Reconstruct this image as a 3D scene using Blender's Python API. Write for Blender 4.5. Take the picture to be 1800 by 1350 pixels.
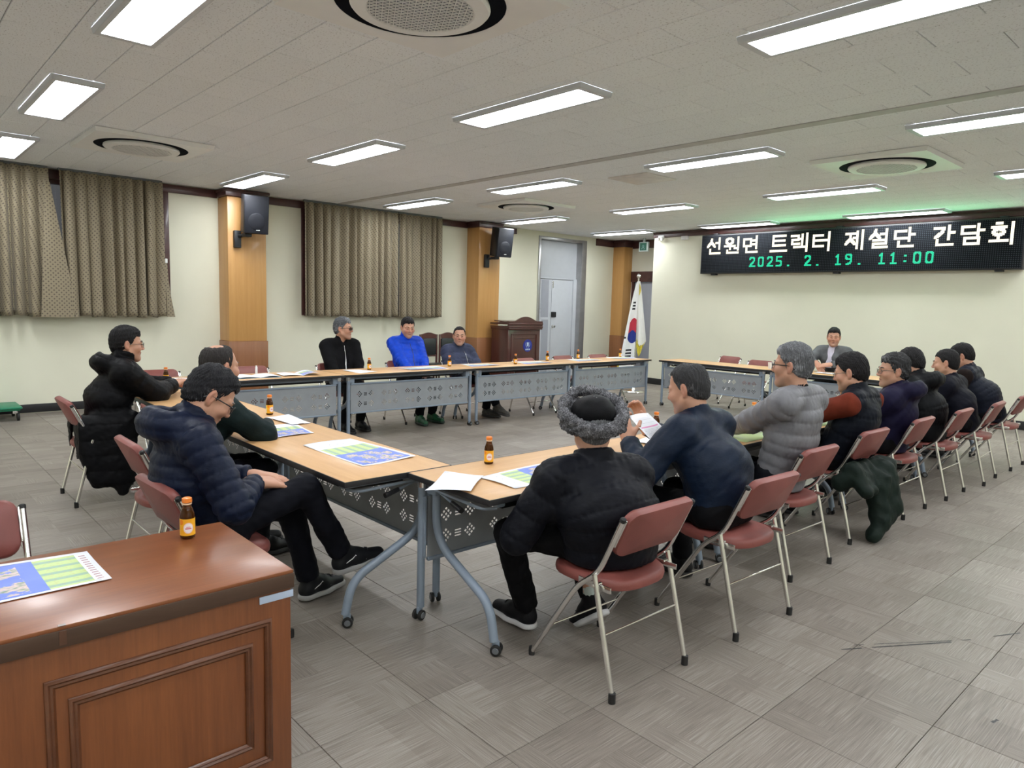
# Meeting hall with a rectangle of folding tables, seated people, LED sign.
import bpy, bmesh, math, random
import numpy as np
from mathutils import Vector, Matrix, Euler

C = bpy.context.scene.collection
for _o in list(bpy.data.objects):
    bpy.data.objects.remove(_o)
random.seed(7)
PI = math.pi

# ---------------------------------------------------------------- camera, world, exposure
CAM_H = 1.5225
CEIL = 3.0176
F_PX, YAW, PITCH, ROLL = 1241.56, -0.827055, -0.112441, 0.0286785
cam_data = bpy.data.cameras.new('camera')
cam = bpy.data.objects.new('camera', cam_data)
C.objects.link(cam)
_fw = Vector((math.sin(YAW) * math.cos(PITCH), math.cos(YAW) * math.cos(PITCH), math.sin(PITCH)))
_r = Vector((math.cos(YAW), -math.sin(YAW), 0))
_u = _r.cross(_fw)
_r2 = _r * math.cos(ROLL) + _u * math.sin(ROLL)
_u2 = -_r * math.sin(ROLL) + _u * math.cos(ROLL)
cam.matrix_world = Matrix(((_r2.x, _u2.x, -_fw.x, 0), (_r2.y, _u2.y, -_fw.y, 0), (_r2.z, _u2.z, -_fw.z, CAM_H), (0, 0, 0, 1)))
cam_data.sensor_width = 36
cam_data.lens = 36 * F_PX / 1800
cam_data.clip_start = 0.02
sc = bpy.context.scene
sc.camera = cam
world = bpy.data.worlds.new('world')
sc.world = world
world.use_nodes = True
world.node_tree.nodes['Background'].inputs[0].default_value = (0.5, 0.52, 0.55, 1)
world.node_tree.nodes['Background'].inputs[1].default_value = 0.2
sc.view_settings.view_transform = 'Standard'
sc.view_settings.look = 'None'
sc.view_settings.gamma = 1
sc.view_settings.use_curve_mapping = False
sc.view_settings.exposure = 0.0
PANEL_STRENGTH = 28.5
PANEL_COLOR = (0.965, 1.0, 1.03)

# ---------------------------------------------------------------- helpers
def v3(*a):
    return Vector(a)

def rotz(a):
    return Matrix.Rotation(a, 4, 'Z')

def T(x, y, z):
    return Matrix.Translation((x, y, z))

class MB:
    """Collects shapes that become ONE mesh object."""
    def __init__(s):
        s.v = []; s.f = []; s.m = []; s.uv = None
    def add(s, verts, faces, M=None, mat=0):
        b = len(s.v)
        if M is not None:
            verts = [M @ Vector(p) for p in verts]
        s.v += [tuple(p) for p in verts]
        s.f += [tuple(i + b for i in f) for f in faces]
        s.m += [mat] * len(faces)
        return s
    def box(s, c, d, M=None, mat=0):
        x, y, z = d[0] / 2, d[1] / 2, d[2] / 2
        v = [(c[0] + a * x, c[1] + b * y, c[2] + e * z) for e in (-1, 1) for b in (-1, 1) for a in (-1, 1)]
        f = [(0, 2, 3, 1), (4, 5, 7, 6), (0, 1, 5, 4), (2, 6, 7, 3), (0, 4, 6, 2), (1, 3, 7, 5)]
        return s.add(v, f, M, mat)
    def rbox(s, c, d, r=0.01, M=None, mat=0, seg=2):
        v, f = rbox_geo(d, r, seg)
        return s.add([(a[0] + c[0], a[1] + c[1], a[2] + c[2]) for a in v], f, M, mat)
    def tube(s, pts, r, n=10, M=None, mat=0, caps=True, closed=False):
        pts = [Vector(p) for p in pts]
        N = len(pts)
        rr = r if isinstance(r, (list, tuple)) else [r] * N
        tang = []
        for i in range(N):
            if closed:
                t = pts[(i + 1) % N] - pts[i - 1]
            else:
                t = pts[min(i + 1, N - 1)] - pts[max(i - 1, 0)]
            tang.append(t.normalized())
        ref = Vector((0, 0, 1)) if abs(tang[0].z) < 0.9 else Vector((1, 0, 0))
        u = (ref - tang[0] * ref.dot(tang[0])).normalized()
        v = []
        for i in range(N):
            u = (u - tang[i] * u.dot(tang[i])).normalized()
            w = tang[i].cross(u)
            for k in range(n):
                a = 2 * PI * k / n
                v.append(pts[i] + (u * math.cos(a) + w * math.sin(a)) * rr[i])
        f = []
        for i in range(N if closed else N - 1):
            j = (i + 1) % N
            for k in range(n):
                l = (k + 1) % n
                f.append((i * n + k, i * n + l, j * n + l, j * n + k))
        if caps and not closed:
            f.append(tuple(range(n - 1, -1, -1)))
            f.append(tuple((N - 1) * n + k for k in range(n)))
        return s.add(v, f, M, mat)
    def lathe(s, prof, n=20, M=None, mat=0, mats=None):
        v = []; f = []; mm = []
        N = len(prof)
        for r, z in prof:
            for k in range(n):
                a = 2 * PI * k / n
                v.append((r * math.cos(a), r * math.sin(a), z))
        for i in range(N - 1):
            for k in range(n):
                l = (k + 1) % n
                f.append((i * n + k, i * n + l, (i + 1) * n + l, (i + 1) * n + k)); mm.append(mats[i] if mats else mat)
        if prof[0][0] > 1e-6:
            f.append(tuple(range(n - 1, -1, -1))); mm.append(mats[0] if mats else mat)
        if prof[-1][0] > 1e-6:
            f.append(tuple((N - 1) * n + k for k in range(n))); mm.append(mats[-1] if mats else mat)
        s.add(v, f, M, mat)
        s.m[-len(mm):] = mm
        return s
    def prism(s, poly, h, M=None, mat=0):
        n = len(poly)
        v = [(p[0], p[1], 0) for p in poly] + [(p[0], p[1], h) for p in poly]
        f = [tuple(range(n - 1, -1, -1)), tuple(range(n, 2 * n))]
        f += [(i, (i + 1) % n, n + (i + 1) % n, n + i) for i in range(n)]
        return s.add(v, f, M, mat)
    def mesh(s, name, mats, angle=0.7):
        me = bpy.data.meshes.new(name)
        me.from_pydata(s.v, [], s.f)
        for m in (mats if isinstance(mats, (list, tuple)) else [mats]):
            me.materials.append(m)
        if any(s.m):
            me.polygons.foreach_set('material_index', s.m)
        me.polygons.foreach_set('use_smooth', [True] * len(s.f))
        if s.uv is not None:
            l = me.uv_layers.new(name='UVMap')
            l.data.foreach_set('uv', np.array(s.uv, dtype=np.float32).ravel())
        me.update()
        if angle:
            me.set_sharp_from_angle(angle=angle)
        return me

_rb = {}
def rbox_geo(d, r, seg):
    key = (round(d[0], 5), round(d[1], 5), round(d[2], 5), r, seg)
    if key not in _rb:
        bm = bmesh.new()
        bmesh.ops.create_cube(bm, size=1)
        for v in bm.verts:
            v.co = (v.co.x * d[0], v.co.y * d[1], v.co.z * d[2])
        bmesh.ops.bevel(bm, geom=bm.edges[:], offset=min(r, min(d) * 0.49), segments=seg, profile=0.5, affect='EDGES')
        bm.verts.index_update()
        _rb[key] = ([tuple(v.co) for v in bm.verts], [tuple(v.index for v in f.verts) for f in bm.faces])
        bm.free()
    return _rb[key]

def fillet(pts, r, n=5):
    pts = [Vector(p) for p in pts]
    out = [pts[0]]
    for i in range(1, len(pts) - 1):
        a, b, c = pts[i - 1], pts[i], pts[i + 1]
        d1 = (a - b); d2 = (c - b)
        k = min(r, d1.length * 0.49, d2.length * 0.49)
        p1 = b + d1.normalized() * k; p2 = b + d2.normalized() * k
        for j in range(n + 1):
            t = j / n
            out.append(p1 * (1 - t) ** 2 + b * 2 * t * (1 - t) + p2 * t * t)
    out.append(pts[-1])
    return out

def link(name, me, parent=None, M=None):
    o = bpy.data.objects.new(name, me)
    C.objects.link(o)
    if parent is not None:
        o.parent = parent
    if M is not None:
        o.matrix_local = M
    return o

def obj(name, mb, mats, parent=None, M=None, angle=0.7):
    return link(name, mb.mesh(name, mats, angle), parent, M)

def tag(o, label, cat, group=None):
    o['label'] = label; o['category'] = cat
    if group:
        o['group'] = group
    return o

def empty(name, M=None):
    o = bpy.data.objects.new(name, None)
    C.objects.link(o)
    o.empty_display_size = 0.1
    if M is not None:
        o.matrix_world = M
    return o

def thing(name, label, cat, M=None, group=None):
    return tag(empty(name, M), label, cat, group)

def struct(o):
    o['kind'] = 'structure'
    return o

def copy_tree(o, parent=None):
    c = o.copy(); C.objects.link(c)
    if parent is not None:
        c.parent = parent
    for ch in list(o.children):
        copy_tree(ch, c)
    return c

# ---------------------------------------------------------------- materials
class NT:
    """tiny node-tree writer"""
    def __init__(s, name):
        s.mat = bpy.data.materials.new(name); s.mat.use_nodes = True
        s.t = s.mat.node_tree; s.n = s.t.nodes; s.l = s.t.links
        s.b = s.n['Principled BSDF']
    def new(s, typ, **kw):
        n = s.n.new(typ)
        for k, v in kw.items():
            setattr(n, k, v)
        return n
    def link(s, a, b):
        s.l.new(a, b)
    def val(s, x, sock):
        if isinstance(x, (int, float)):
            sock.default_value = x
        elif isinstance(x, (tuple, list)):
            sock.default_value = (*x, 1) if len(x) == 3 and sock.type == 'RGBA' else x
        else:
            s.l.new(x, sock)
    def math(s, op, a, b=0.0, c=None):
        n = s.new('ShaderNodeMath', operation=op)
        s.val(a, n.inputs[0]); s.val(b, n.inputs[1])
        if c is not None:
            s.val(c, n.inputs[2])
        return n.outputs[0]
    def mix(s, f, a, b):
        n = s.new('ShaderNodeMix', data_type='RGBA')
        s.val(f, n.inputs[0]); s.val(a, n.inputs[6]); s.val(b, n.inputs[7])
        return n.outputs[2]
    def coord(s, which='Object'):
        return s.new('ShaderNodeTexCoord').outputs[which]
    def mapping(s, vec, scale=(1, 1, 1), loc=(0, 0, 0), rot=(0, 0, 0)):
        n = s.new('ShaderNodeMapping')
        s.link(vec, n.inputs[0]); n.inputs[1].default_value = loc; n.inputs[2].default_value = rot; n.inputs[3].default_value = scale
        return n.outputs[0]
    def noise(s, vec, scale=5, detail=3, rough=0.5, out='Fac'):
        n = s.new('ShaderNodeTexNoise')
        s.link(vec, n.inputs['Vector']); n.inputs['Scale'].default_value = scale
        n.inputs['Detail'].default_value = detail; n.inputs['Roughness'].default_value = rough
        return n.outputs[out]
    def ramp(s, fac, stops):
        n = s.new('ShaderNodeValToRGB')
        s.link(fac, n.inputs[0])
        e = n.color_ramp.elements
        while len(e) < len(stops):
            e.new(0.5)
        for k, (p, c) in enumerate(stops):
            e[k].position = p; e[k].color = (*c, 1) if len(c) == 3 else c
        return n.outputs[0]
    def sep(s, vec):
        n = s.new('ShaderNodeSeparateXYZ'); s.link(vec, n.inputs[0])
        return n.outputs
    def comb(s, x, y, z=0.0):
        n = s.new('ShaderNodeCombineXYZ')
        s.val(x, n.inputs[0]); s.val(y, n.inputs[1]); s.val(z, n.inputs[2])
        return n.outputs[0]
    def bump(s, h, strength=0.3, dist=0.01):
        n = s.new('ShaderNodeBump')
        n.inputs['Strength'].default_value = strength; n.inputs['Distance'].default_value = dist
        s.link(h, n.inputs['Height']); s.link(n.outputs[0], s.b.inputs['Normal'])
    def base(s, c):
        s.val(c, s.b.inputs['Base Color'])
    def set(s, **kw):
        for k, v in kw.items():
            s.b.inputs[k].default_value = v
        return s

def simple(name, col, rough=0.5, metal=0.0, var=0.06, scale=8, bump=0.0, bscale=200, spec=0.5, coat=0.0):
    n = NT(name)
    co = n.coord('Object')
    f = n.noise(co, scale, 3)
    d = tuple(max(0, c * (1 - var * 2)) for c in col); e = tuple(c * (1 + var * 2) for c in col)
    n.base(n.ramp(f, [(0.3, d), (0.7, e)]))
    n.set(Roughness=rough, Metallic=metal)
    n.b.inputs['Specular IOR Level'].default_value = spec
    n.b.inputs['Coat Weight'].default_value = coat
    if bump:
        n.bump(n.noise(co, bscale, 2), bump, 0.002)
    return n.mat

def wood(name, dark, light, axis=2, scale=14, stretch=0.06, rough=0.35, coat=0.3, bands=0.0):
    n = NT(name)
    co = n.coord('Object')
    sc_ = [1, 1, 1]; sc_[axis] = stretch
    m = n.mapping(co, tuple(sc_))
    f1 = n.noise(m, scale, 6, 0.6)
    f2 = n.noise(m, scale * 9, 4, 0.7)
    f = n.math('ADD', n.math('MULTIPLY', f1, 0.65), n.math('MULTIPLY', f2, 0.35))
    n.base(n.ramp(f, [(0.32, dark), (0.68, light)]))
    n.set(Roughness=rough)
    n.b.inputs['Coat Weight'].default_value = coat
    n.b.inputs['Coat Roughness'].default_value = 0.12
    n.bump(f2, 0.08, 0.002)
    return n.mat

def emit(name, col, strength):
    n = NT(name)
    n.b.inputs['Base Color'].default_value = (0.01, 0.01, 0.01, 1)
    n.b.inputs['Emission Color'].default_value = (*col, 1)
    n.b.inputs['Emission Strength'].default_value = strength
    return n.mat

M_ = {}
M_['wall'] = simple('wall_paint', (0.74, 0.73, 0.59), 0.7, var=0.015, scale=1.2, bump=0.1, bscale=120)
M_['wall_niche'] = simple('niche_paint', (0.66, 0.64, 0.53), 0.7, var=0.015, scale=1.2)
M_['trim'] = wood('maroon_trim', (0.050, 0.017, 0.016), (0.085, 0.030, 0.028), 1, 10, rough=0.4, coat=0.2)
M_['base'] = simple('black_baseboard', (0.012, 0.012, 0.013), 0.45)
M_['pillar_light'] = wood('pillar_veneer', (0.50, 0.255, 0.075), (0.60, 0.33, 0.115), 2, 16, 0.04, 0.4, 0.2)
M_['pillar_dark'] = wood('pillar_wainscot', (0.22, 0.085, 0.032), (0.30, 0.125, 0.05), 2, 16, 0.04, 0.4, 0.2)
M_['laminate'] = wood('beech_laminate', (0.53, 0.300, 0.130), (0.635, 0.385, 0.178), 0, 22, 0.05, 0.45, 0.05)
M_['edge'] = simple('black_edge_band', (0.018, 0.018, 0.02), 0.4)
M_['steel'] = simple('grey_blue_powder_coat', (0.22, 0.27, 0.335), 0.38, 0.0, 0.03)
M_['panel'] = simple('panel_grey_coat', (0.285, 0.305, 0.325), 0.42, 0.0, 0.03)
M_['chrome'] = simple('chrome', (0.86, 0.86, 0.86), 0.13, 1.0, 0.02)
M_['dull_chrome'] = simple('worn_chrome', (0.80, 0.79, 0.77), 0.22, 1.0, 0.05)
M_['rubber'] = simple('black_rubber', (0.012, 0.012, 0.012), 0.6)
M_['plastic_grey'] = simple('grey_plastic', (0.13, 0.14, 0.15), 0.4)
M_['vinyl'] = simple('maroon_vinyl', (0.215, 0.062, 0.052), 0.45, 0.0, 0.08, 5, 0.25, 260, spec=0.45)
M_['mesh_rack'] = simple('black_rack', (0.015, 0.016, 0.018), 0.5)
M_['white'] = simple('white_paint', (0.82, 0.82, 0.81), 0.4, var=0.01)
M_['fitting'] = simple('fitting_white', (0.58, 0.60, 0.64), 0.35, var=0.01)
M_['light'] = emit('light_diffuser', PANEL_COLOR, PANEL_STRENGTH)
M_['black'] = simple('black_plastic', (0.014, 0.015, 0.018), 0.45)
M_['grille'] = simple('speaker_grille', (0.008, 0.010, 0.018), 0.5, bump=0.6, bscale=900)
M_['dark_slot'] = simple('dark_slot', (0.003, 0.004, 0.008), 0.8, spec=.05)
M_['leather'] = simple('black_leather', (0.010, 0.013, 0.014), 0.38, bump=0.2, bscale=120)
M_['lectern'] = wood('lectern_wood', (0.050, 0.013, 0.011), (0.085, 0.022, 0.018), 2, 12, 0.08, 0.3, 0.4)
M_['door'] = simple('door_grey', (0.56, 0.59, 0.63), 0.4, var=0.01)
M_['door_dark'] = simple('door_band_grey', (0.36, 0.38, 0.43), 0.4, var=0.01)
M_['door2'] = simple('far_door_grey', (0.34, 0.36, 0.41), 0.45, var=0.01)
M_['alu'] = simple('brushed_aluminium', (0.42, 0.42, 0.42), 0.35, 0.8, 0.04)
M_['green_plastic'] = simple('green_plastic', (0.012, 0.20, 0.10), 0.4)
M_['paper'] = simple('white_paper', (0.86, 0.87, 0.92), 0.6, var=0.005)

# ---------------------------------------------------------------- room shell
XL, YN, YB = -10.45, 11.68, 12.9         # curtained wall, sign wall, niche back wall
XR, YF = 4.6, -3.4                       # unseen walls behind and right of the camera
NX = -8.64                               # left edge of the sign wall

def carpet_material():
    n = NT('carpet_tile')
    pos = n.new('ShaderNodeNewGeometry').outputs['Position']
    S = 0.449
    p = n.mapping(pos, (1 / S, 1 / S, 1), (1.19 / S, -1.973 / S, 0))
    x, y, z = n.sep(p)
    cell = n.comb(n.math('FLOOR', x), n.math('FLOOR', y), 0.0)
    wn = n.new('ShaderNodeTexWhiteNoise'); n.link(cell, wn.inputs['Vector'])
    rnd = wn.outputs['Value']
    # patches inside the tile, each with its own stripe direction
    px = n.math('FLOOR', n.math('MULTIPLY', x, 4.0)); py = n.math('FLOOR', n.math('MULTIPLY', y, 4.0))
    # patches stretch over two cells along y
    wn2 = n.new('ShaderNodeTexWhiteNoise'); n.link(n.comb(px, n.math('FLOOR', n.math('MULTIPLY', y, 2.0)), 3.0), wn2.inputs['Vector'])
    wn3 = n.new('ShaderNodeTexWhiteNoise'); n.link(n.comb(n.math('FLOOR', n.math('MULTIPLY', x, 2.0)), py, 9.0), wn3.inputs['Vector'])
    cross = n.math('GREATER_THAN', wn3.outputs['Value'], 0.8)
    sa = n.noise(n.mapping(pos, (250, 5, 1)), 1.0, 2, 0.6)      # stripes running along Y
    sb = n.noise(n.mapping(pos, (5, 250, 1)), 1.0, 2, 0.6)      # stripes running along X
    st = n.math('ADD', n.math('MULTIPLY', sa, n.math('SUBTRACT', 1.0, cross)), n.math('MULTIPLY', sb, cross))
    fine = n.noise(pos, 420, 2, 0.7)
    big = n.noise(pos, 0.55, 3, 0.6)
    f = n.math('ADD', n.math('MULTIPLY', n.math('SUBTRACT', st, 0.5), 0.85), 0.5)
    f = n.math('ADD', f, n.math('MULTIPLY', n.math('SUBTRACT', fine, 0.5), 0.35))
    f = n.math('ADD', f, n.math('MULTIPLY', n.math('SUBTRACT', wn2.outputs['Value'], 0.5), 0.13))
    f = n.math('ADD', f, n.math('MULTIPLY', n.math('SUBTRACT', rnd, 0.5), 0.10))
    f = n.math('ADD', f, n.math('MULTIPLY', n.math('SUBTRACT', big, 0.5), 0.35))
    n.base(n.ramp(f, [(0.1, (0.085, 0.068, 0.056)), (0.5, (0.215, 0.187, 0.160)), (0.9, (0.40, 0.370, 0.332))]))
    n.set(Roughness=0.42)
    n.b.inputs['Specular IOR Level'].default_value = 0.35
    n.bump(n.math('ADD', st, n.math('MULTIPLY', fine, 0.5)), 0.12, 0.002)
    return n.mat

def ceiling_material():
    n = NT('fissured_ceiling_tile')
    pos = n.new('ShaderNodeNewGeometry').outputs['Position']
    v = n.noise(n.mapping(pos, (60, 95, 1)), 1.0, 3, 0.65)
    pits = n.math('LESS_THAN', v, 0.385)
    oi = n.new('ShaderNodeObjectInfo').outputs['Random']
    base = n.mix(n.math('MULTIPLY', oi, 0.5), (0.865, 0.89, 0.915), (0.82, 0.845, 0.87))
    n.base(n.mix(n.math('MULTIPLY', pits, 0.6), base, (0.34, 0.33, 0.32)))
    n.set(Roughness=0.85)
    n.b.inputs['Specular IOR Level'].default_value = 0.2
    n.bump(v, 0.15, 0.002)
    return n.mat

M_['carpet'] = carpet_material()
M_['ceil'] = ceiling_material()
M_['joint'] = simple('floor_joint', (0.045, 0.040, 0.036), 0.8)
M_['cjoint'] = simple('ceiling_joint', (0.26, 0.255, 0.245), 0.9)

def tile_mesh(name, sx, sy, h, r, mat):
    """a slab with a chamfered upper edge, top at z=0"""
    mb = MB()
    a, b = sx / 2, sy / 2
    ring = lambda o, z: [(-a + o, -b + o, z), (a - o, -b + o, z), (a - o, b - o, z), (-a + o, b - o, z)]
    v = ring(0, -h) + ring(0, -r) + ring(r, 0)
    f = [(8, 9, 10, 11)]
    for q in (0, 4):
        f += [(q + i, q + (i + 1) % 4, q + 4 + (i + 1) % 4, q + 4 + i) for i in range(4)]
    mb.add(v, f)
    return mb.mesh(name, mat, 0.3)

def in_view(x, y, z, m=30):
    d = Vector((x, y, z - CAM_H))
    w = d.dot(_fw)
    if w < 0.3:
        return None
    u = 900 + F_PX * d.dot(_r2) / w; v = 675 - F_PX * d.dot(_u2) / w
    return w if (-m < u < 1800 + m and -m < v < 1350 + m) else None

def lay_tiles(parent, cells, me, name, z, flip=False):
    """300 tiles that show largest are parts, the rest one joined part"""
    cells.sort(key=lambda c: (c[2] is None, c[2] or 0))
    rot = Matrix.Rotation(PI, 4, 'X') if flip else Matrix.Identity(4)
    for x, y, w in cells[:300]:
        dz = random.uniform(-0.0004, 0.0004)
        link(name, me, parent, T(x, y, z + dz) @ Matrix.Rotation(random.uniform(-.0012, .0012), 4, 'X') @ Matrix.Rotation(random.uniform(-.0012, .0012), 4, 'Y') @ rot)
    mb = MB()
    vs = [v.co.copy() for v in me.vertices]; fs = [tuple(p.vertices) for p in me.polygons]
    for x, y, w in cells[300:]:
        mb.add(vs, fs, T(x, y, z) @ rot)
    o = obj(name + 's', mb, me.materials[0], parent, angle=0.3)
    o['kind'] = 'stuff'

fl = MB(); fl.box(((XL + XR) / 2, (YF + YB) / 2, -0.06), (XR - XL + 0.4, YB - YF + 0.4, 0.10))
floor = struct(obj('floor', fl, M_['joint']))
FT = 0.449
ft_me = tile_mesh('carpet_tile', FT - 0.0022, FT - 0.0022, 0.009, 0.0012, M_['carpet'])
cells = []
for i in range(-22, 13):
    for j in range(-12, 26):
        x = -1.19 + FT * (i + .5); y = 1.973 + FT * (j + .5)
        if XL - .3 < x < XR and YF - .2 < y < YB:
            cells.append((x, y, in_view(x, y, 0)))
lay_tiles(floor, cells, ft_me, 'carpet_tile', 0.0)

cl = MB(); cl.box(((XL + XR) / 2, (YF + YB) / 2, CEIL + 0.07), (XR - XL + 0.4, YB - YF + 0.4, 0.12))
ceiling = struct(obj('ceiling', cl, M_['cjoint']))
CX, CY = 0.6385, 0.3205
ct_me = tile_mesh('ceiling_tile', CX - 0.004, CY - 0.004, 0.012, 0.003, M_['ceil'])
cells = []
for j in range(-24, 29):
    y = 4.187 + CY * (j + .5)
    if 5.62 < y < 5.66:
        pass
    for i in range(-16, 11):
        x = -1.482 + CX * (i + .5) - (CX / 2 if j % 2 else 0)
        if XL - .3 < x < XR + .2 and YF < y < YB:
            cells.append((x, y, in_view(x, y, CEIL)))
lay_tiles(ceiling, cells, ct_me, 'ceiling_tile', CEIL, True)

# grey metal strip that crosses the ceiling
sb = MB()
for k in range(5):
    x0 = XL + 0.2 + k * 3.0
    sb.box((x0 + 1.5, 5.655, CEIL - 0.004), (2.995, 0.115, 0.008))
struct(obj('trim_1', sb, simple('strip_grey', (0.46, 0.455, 0.445), 0.5)))

# walls
def wall(name, boxes, mat):
    mb = MB()
    for (x0, x1, y0, y1, z0, z1) in boxes:
        mb.box(((x0 + x1) / 2, (y0 + y1) / 2, (z0 + z1) / 2), (x1 - x0, y1 - y0, z1 - z0))
    return struct(obj(name, mb, mat))

DY0, DY1, DZ = 10.26, 11.60, 2.93        # opening of the grey door
W1, W2 = (-0.3, 3.10), (5.13, 7.72)      # the two windows behind the curtains
wz0, wz1 = 1.32, 2.90
wall('wall_left', [
    (XL - .2, XL, YF, YB, 0, wz0 - 0.0) if False else (XL - .2, XL, YF, DY0, 0, wz0),
    (XL - .2, XL, YF, DY0, wz1, CEIL),
    (XL - .2, XL, YF, W1[0], wz0, wz1), (XL - .2, XL, W1[1], W2[0], wz0, wz1), (XL - .2, XL, W2[1], DY0, wz0, wz1),
    (XL - .2, XL, DY1, YB + .2, 0, CEIL), (XL - .2, XL, DY0, DY1, DZ, CEIL)], M_['wall'])
wall('wall_back', [(NX, XR, YN, YB + .2, 0, CEIL)], M_['wall'])
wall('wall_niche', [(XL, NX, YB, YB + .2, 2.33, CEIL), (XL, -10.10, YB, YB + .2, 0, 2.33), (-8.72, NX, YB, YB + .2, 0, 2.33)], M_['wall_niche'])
wall('wall_right', [(XR, XR + .2, YF, YN, 0, CEIL)], M_['wall'])
wall('wall_front', [(XL, XR, YF - .2, YF, 0, CEIL)], M_['wall'])

# baseboards
def strip(name, boxes, mat):
    mb = MB()
    for (x0, x1, y0, y1, z0, z1) in boxes:
        mb.rbox(((x0 + x1) / 2, (y0 + y1) / 2, (z0 + z1) / 2), (x1 - x0, y1 - y0, z1 - z0), 0.004)
    return struct(obj(name, mb, mat))
strip('baseboard_left', [(XL, XL + .015, YF, 3.80, 0.012, .115), (XL, XL + .015, 4.40, 8.35, 0.012, .115), (XL, XL + .015, 8.92, DY0 - .05, 0.012, .115), (XL, XL + .015, DY1 + .05, 12.6, 0.012, .115)], M_['base'])
strip('baseboard_back', [(NX, XR, YN - .015, YN, 0.005, .125)], M_['base'])
# crown trims: maroon
strip('trim_2', [(XL, XL + .035, YF, 3.80, 2.90, CEIL - .012), (XL, XL + .035, 4.39, 8.36, 2.90, CEIL - .012), (XL, XL + .035, 8.91, 9.60, 2.90, CEIL - .012), (XL, XL + .035, 12.0, 12.60, 2.86, CEIL - .012),
                 (-10.1, NX, YB - .04, YB, 2.84, CEIL - .012)], M_['trim'])
strip('trim_3', [(NX, XR, YN - .04, YN, 2.905, CEIL - .012), (NX, XR, YN - .055, YN, 2.985, CEIL - .012)], M_['trim'])

# two veneered pillars on the curtained wall and one in the niche corner
def pillar(x0, x1, y0, y1, zt=2.90):
    p = MB(); p.box(((x0 + x1) / 2, (y0 + y1) / 2, CEIL / 2), (x1 - x0 - .03, y1 - y0 - .03, CEIL - .03))
    o = struct(obj('pillar', p, M_['pillar_dark']))
    a = MB(); a.rbox(((x0 + x1) / 2, (y0 + y1) / 2, (0.885 + zt) / 2), (x1 - x0, y1 - y0, zt - .885), 0.006)
    obj('veneer_panel', a, M_['pillar_light'], o)
    b = MB(); b.rbox(((x0 + x1) / 2, (y0 + y1) / 2, 0.45), (x1 - x0 + .024, y1 - y0 + .024, 0.87), 0.006)
    obj('wainscot_panel', b, M_['pillar_dark'], o)
    c = MB(); c.rbox(((x0 + x1) / 2, (y0 + y1) / 2, (zt + CEIL) / 2), (x1 - x0 + .06, y1 - y0 + .06, CEIL - zt - .02), 0.004)
    c.rbox(((x0 + x1) / 2, (y0 + y1) / 2, CEIL - .03), (x1 - x0 + .09, y1 - y0 + .09, .04), 0.006)
    obj('crown_trim', c, M_['trim'], o)
    return o
pillar(XL - .02, -10.10, 3.82, 4.37)
pillar(XL - .02, -10.10, 8.38, 8.89)
pillar(XL - .02, -10.13, 12.62, YB + .02, 2.86)

# windows behind the curtains
M_['glass'] = NT('window_glass').set(Roughness=0.02).mat
M_['glass'].node_tree.nodes['Principled BSDF'].inputs['Transmission Weight'].default_value = 1.0
for k, (y0, y1) in enumerate((W1, W2)):
    mb = MB()
    for (a, b, c, d) in ((y0, y1, wz0, wz0 + .06), (y0, y1, wz1 - .06, wz1), (y0, y0 + .06, wz0, wz1), (y1 - .06, y1, wz0, wz1), ((y0 + y1) / 2 - .03, (y0 + y1) / 2 + .03, wz0, wz1)):
        mb.rbox((XL - .06, (a + b) / 2, (c + d) / 2), (.08, b - a, d - c), .005)
    # maroon casing on the room side
    for (a, b) in ((y0 - .05, y0 + .035), (y1 - .035, y1 + .05)):
        mb.rbox((XL + .012, (a + b) / 2, (1.26 + 2.9) / 2), (.03, b - a, 2.9 - 1.26), .004)
    mb.rbox((XL + .012, (y0 + y1) / 2, 1.28), (.03, y1 - y0, .06), .004)
    w = struct(obj('window_%d' % (k + 1), mb, M_['trim']))
    for h in (0, 1):
        g = MB(); a = y0 + .06 + h * ((y1 - y0) / 2 - .03); b = a + (y1 - y0) / 2 - .09
        g.box((XL - .06, (a + b) / 2, (wz0 + wz1) / 2), (.006, b - a, wz1 - wz0 - .12))
        obj('pane', g, M_['glass'], w)

# grey door with blank transom in a steel frame
dr = MB()
for (a, b, c, d) in ((DY0, DY0 + .05, 0, DZ), (DY1 - .05, DY1, 0, DZ), (DY0, DY1, DZ - .06, DZ)):
    dr.rbox((XL - .12, (a + b) / 2, (c + d) / 2), (.26, b - a, d - c), .004)
for (a, b, c, d) in ((DY0 - .02, DY0 + .05, 0, DZ), (DY1 - .05, DY1 + .10, 0, DZ)):
    dr.rbox((XL + .008, (a + b) / 2, (c + d) / 2), (.02, b - a, d - c), .004)
door = struct(obj('door_1', dr, M_['alu']))
XD = XL - .16
d = MB(); d.rbox((XD, (DY0 + DY1) / 2, (2.10 + DZ) / 2 - .03), (.05, DY1 - DY0 - .10, DZ - 2.16), .004)
obj('transom_panel', d, M_['door'], door)
d = MB(); d.rbox((XD, (DY0 + DY1) / 2, 2.09), (.09, DY1 - DY0 - .10, .03), .004)
d.rbox((XD + .01, DY1 - .10, 1.04), (.09, .10, 2.08), .004)
obj('door_frame', d, M_['door'], door)
ym = 10.80
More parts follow.
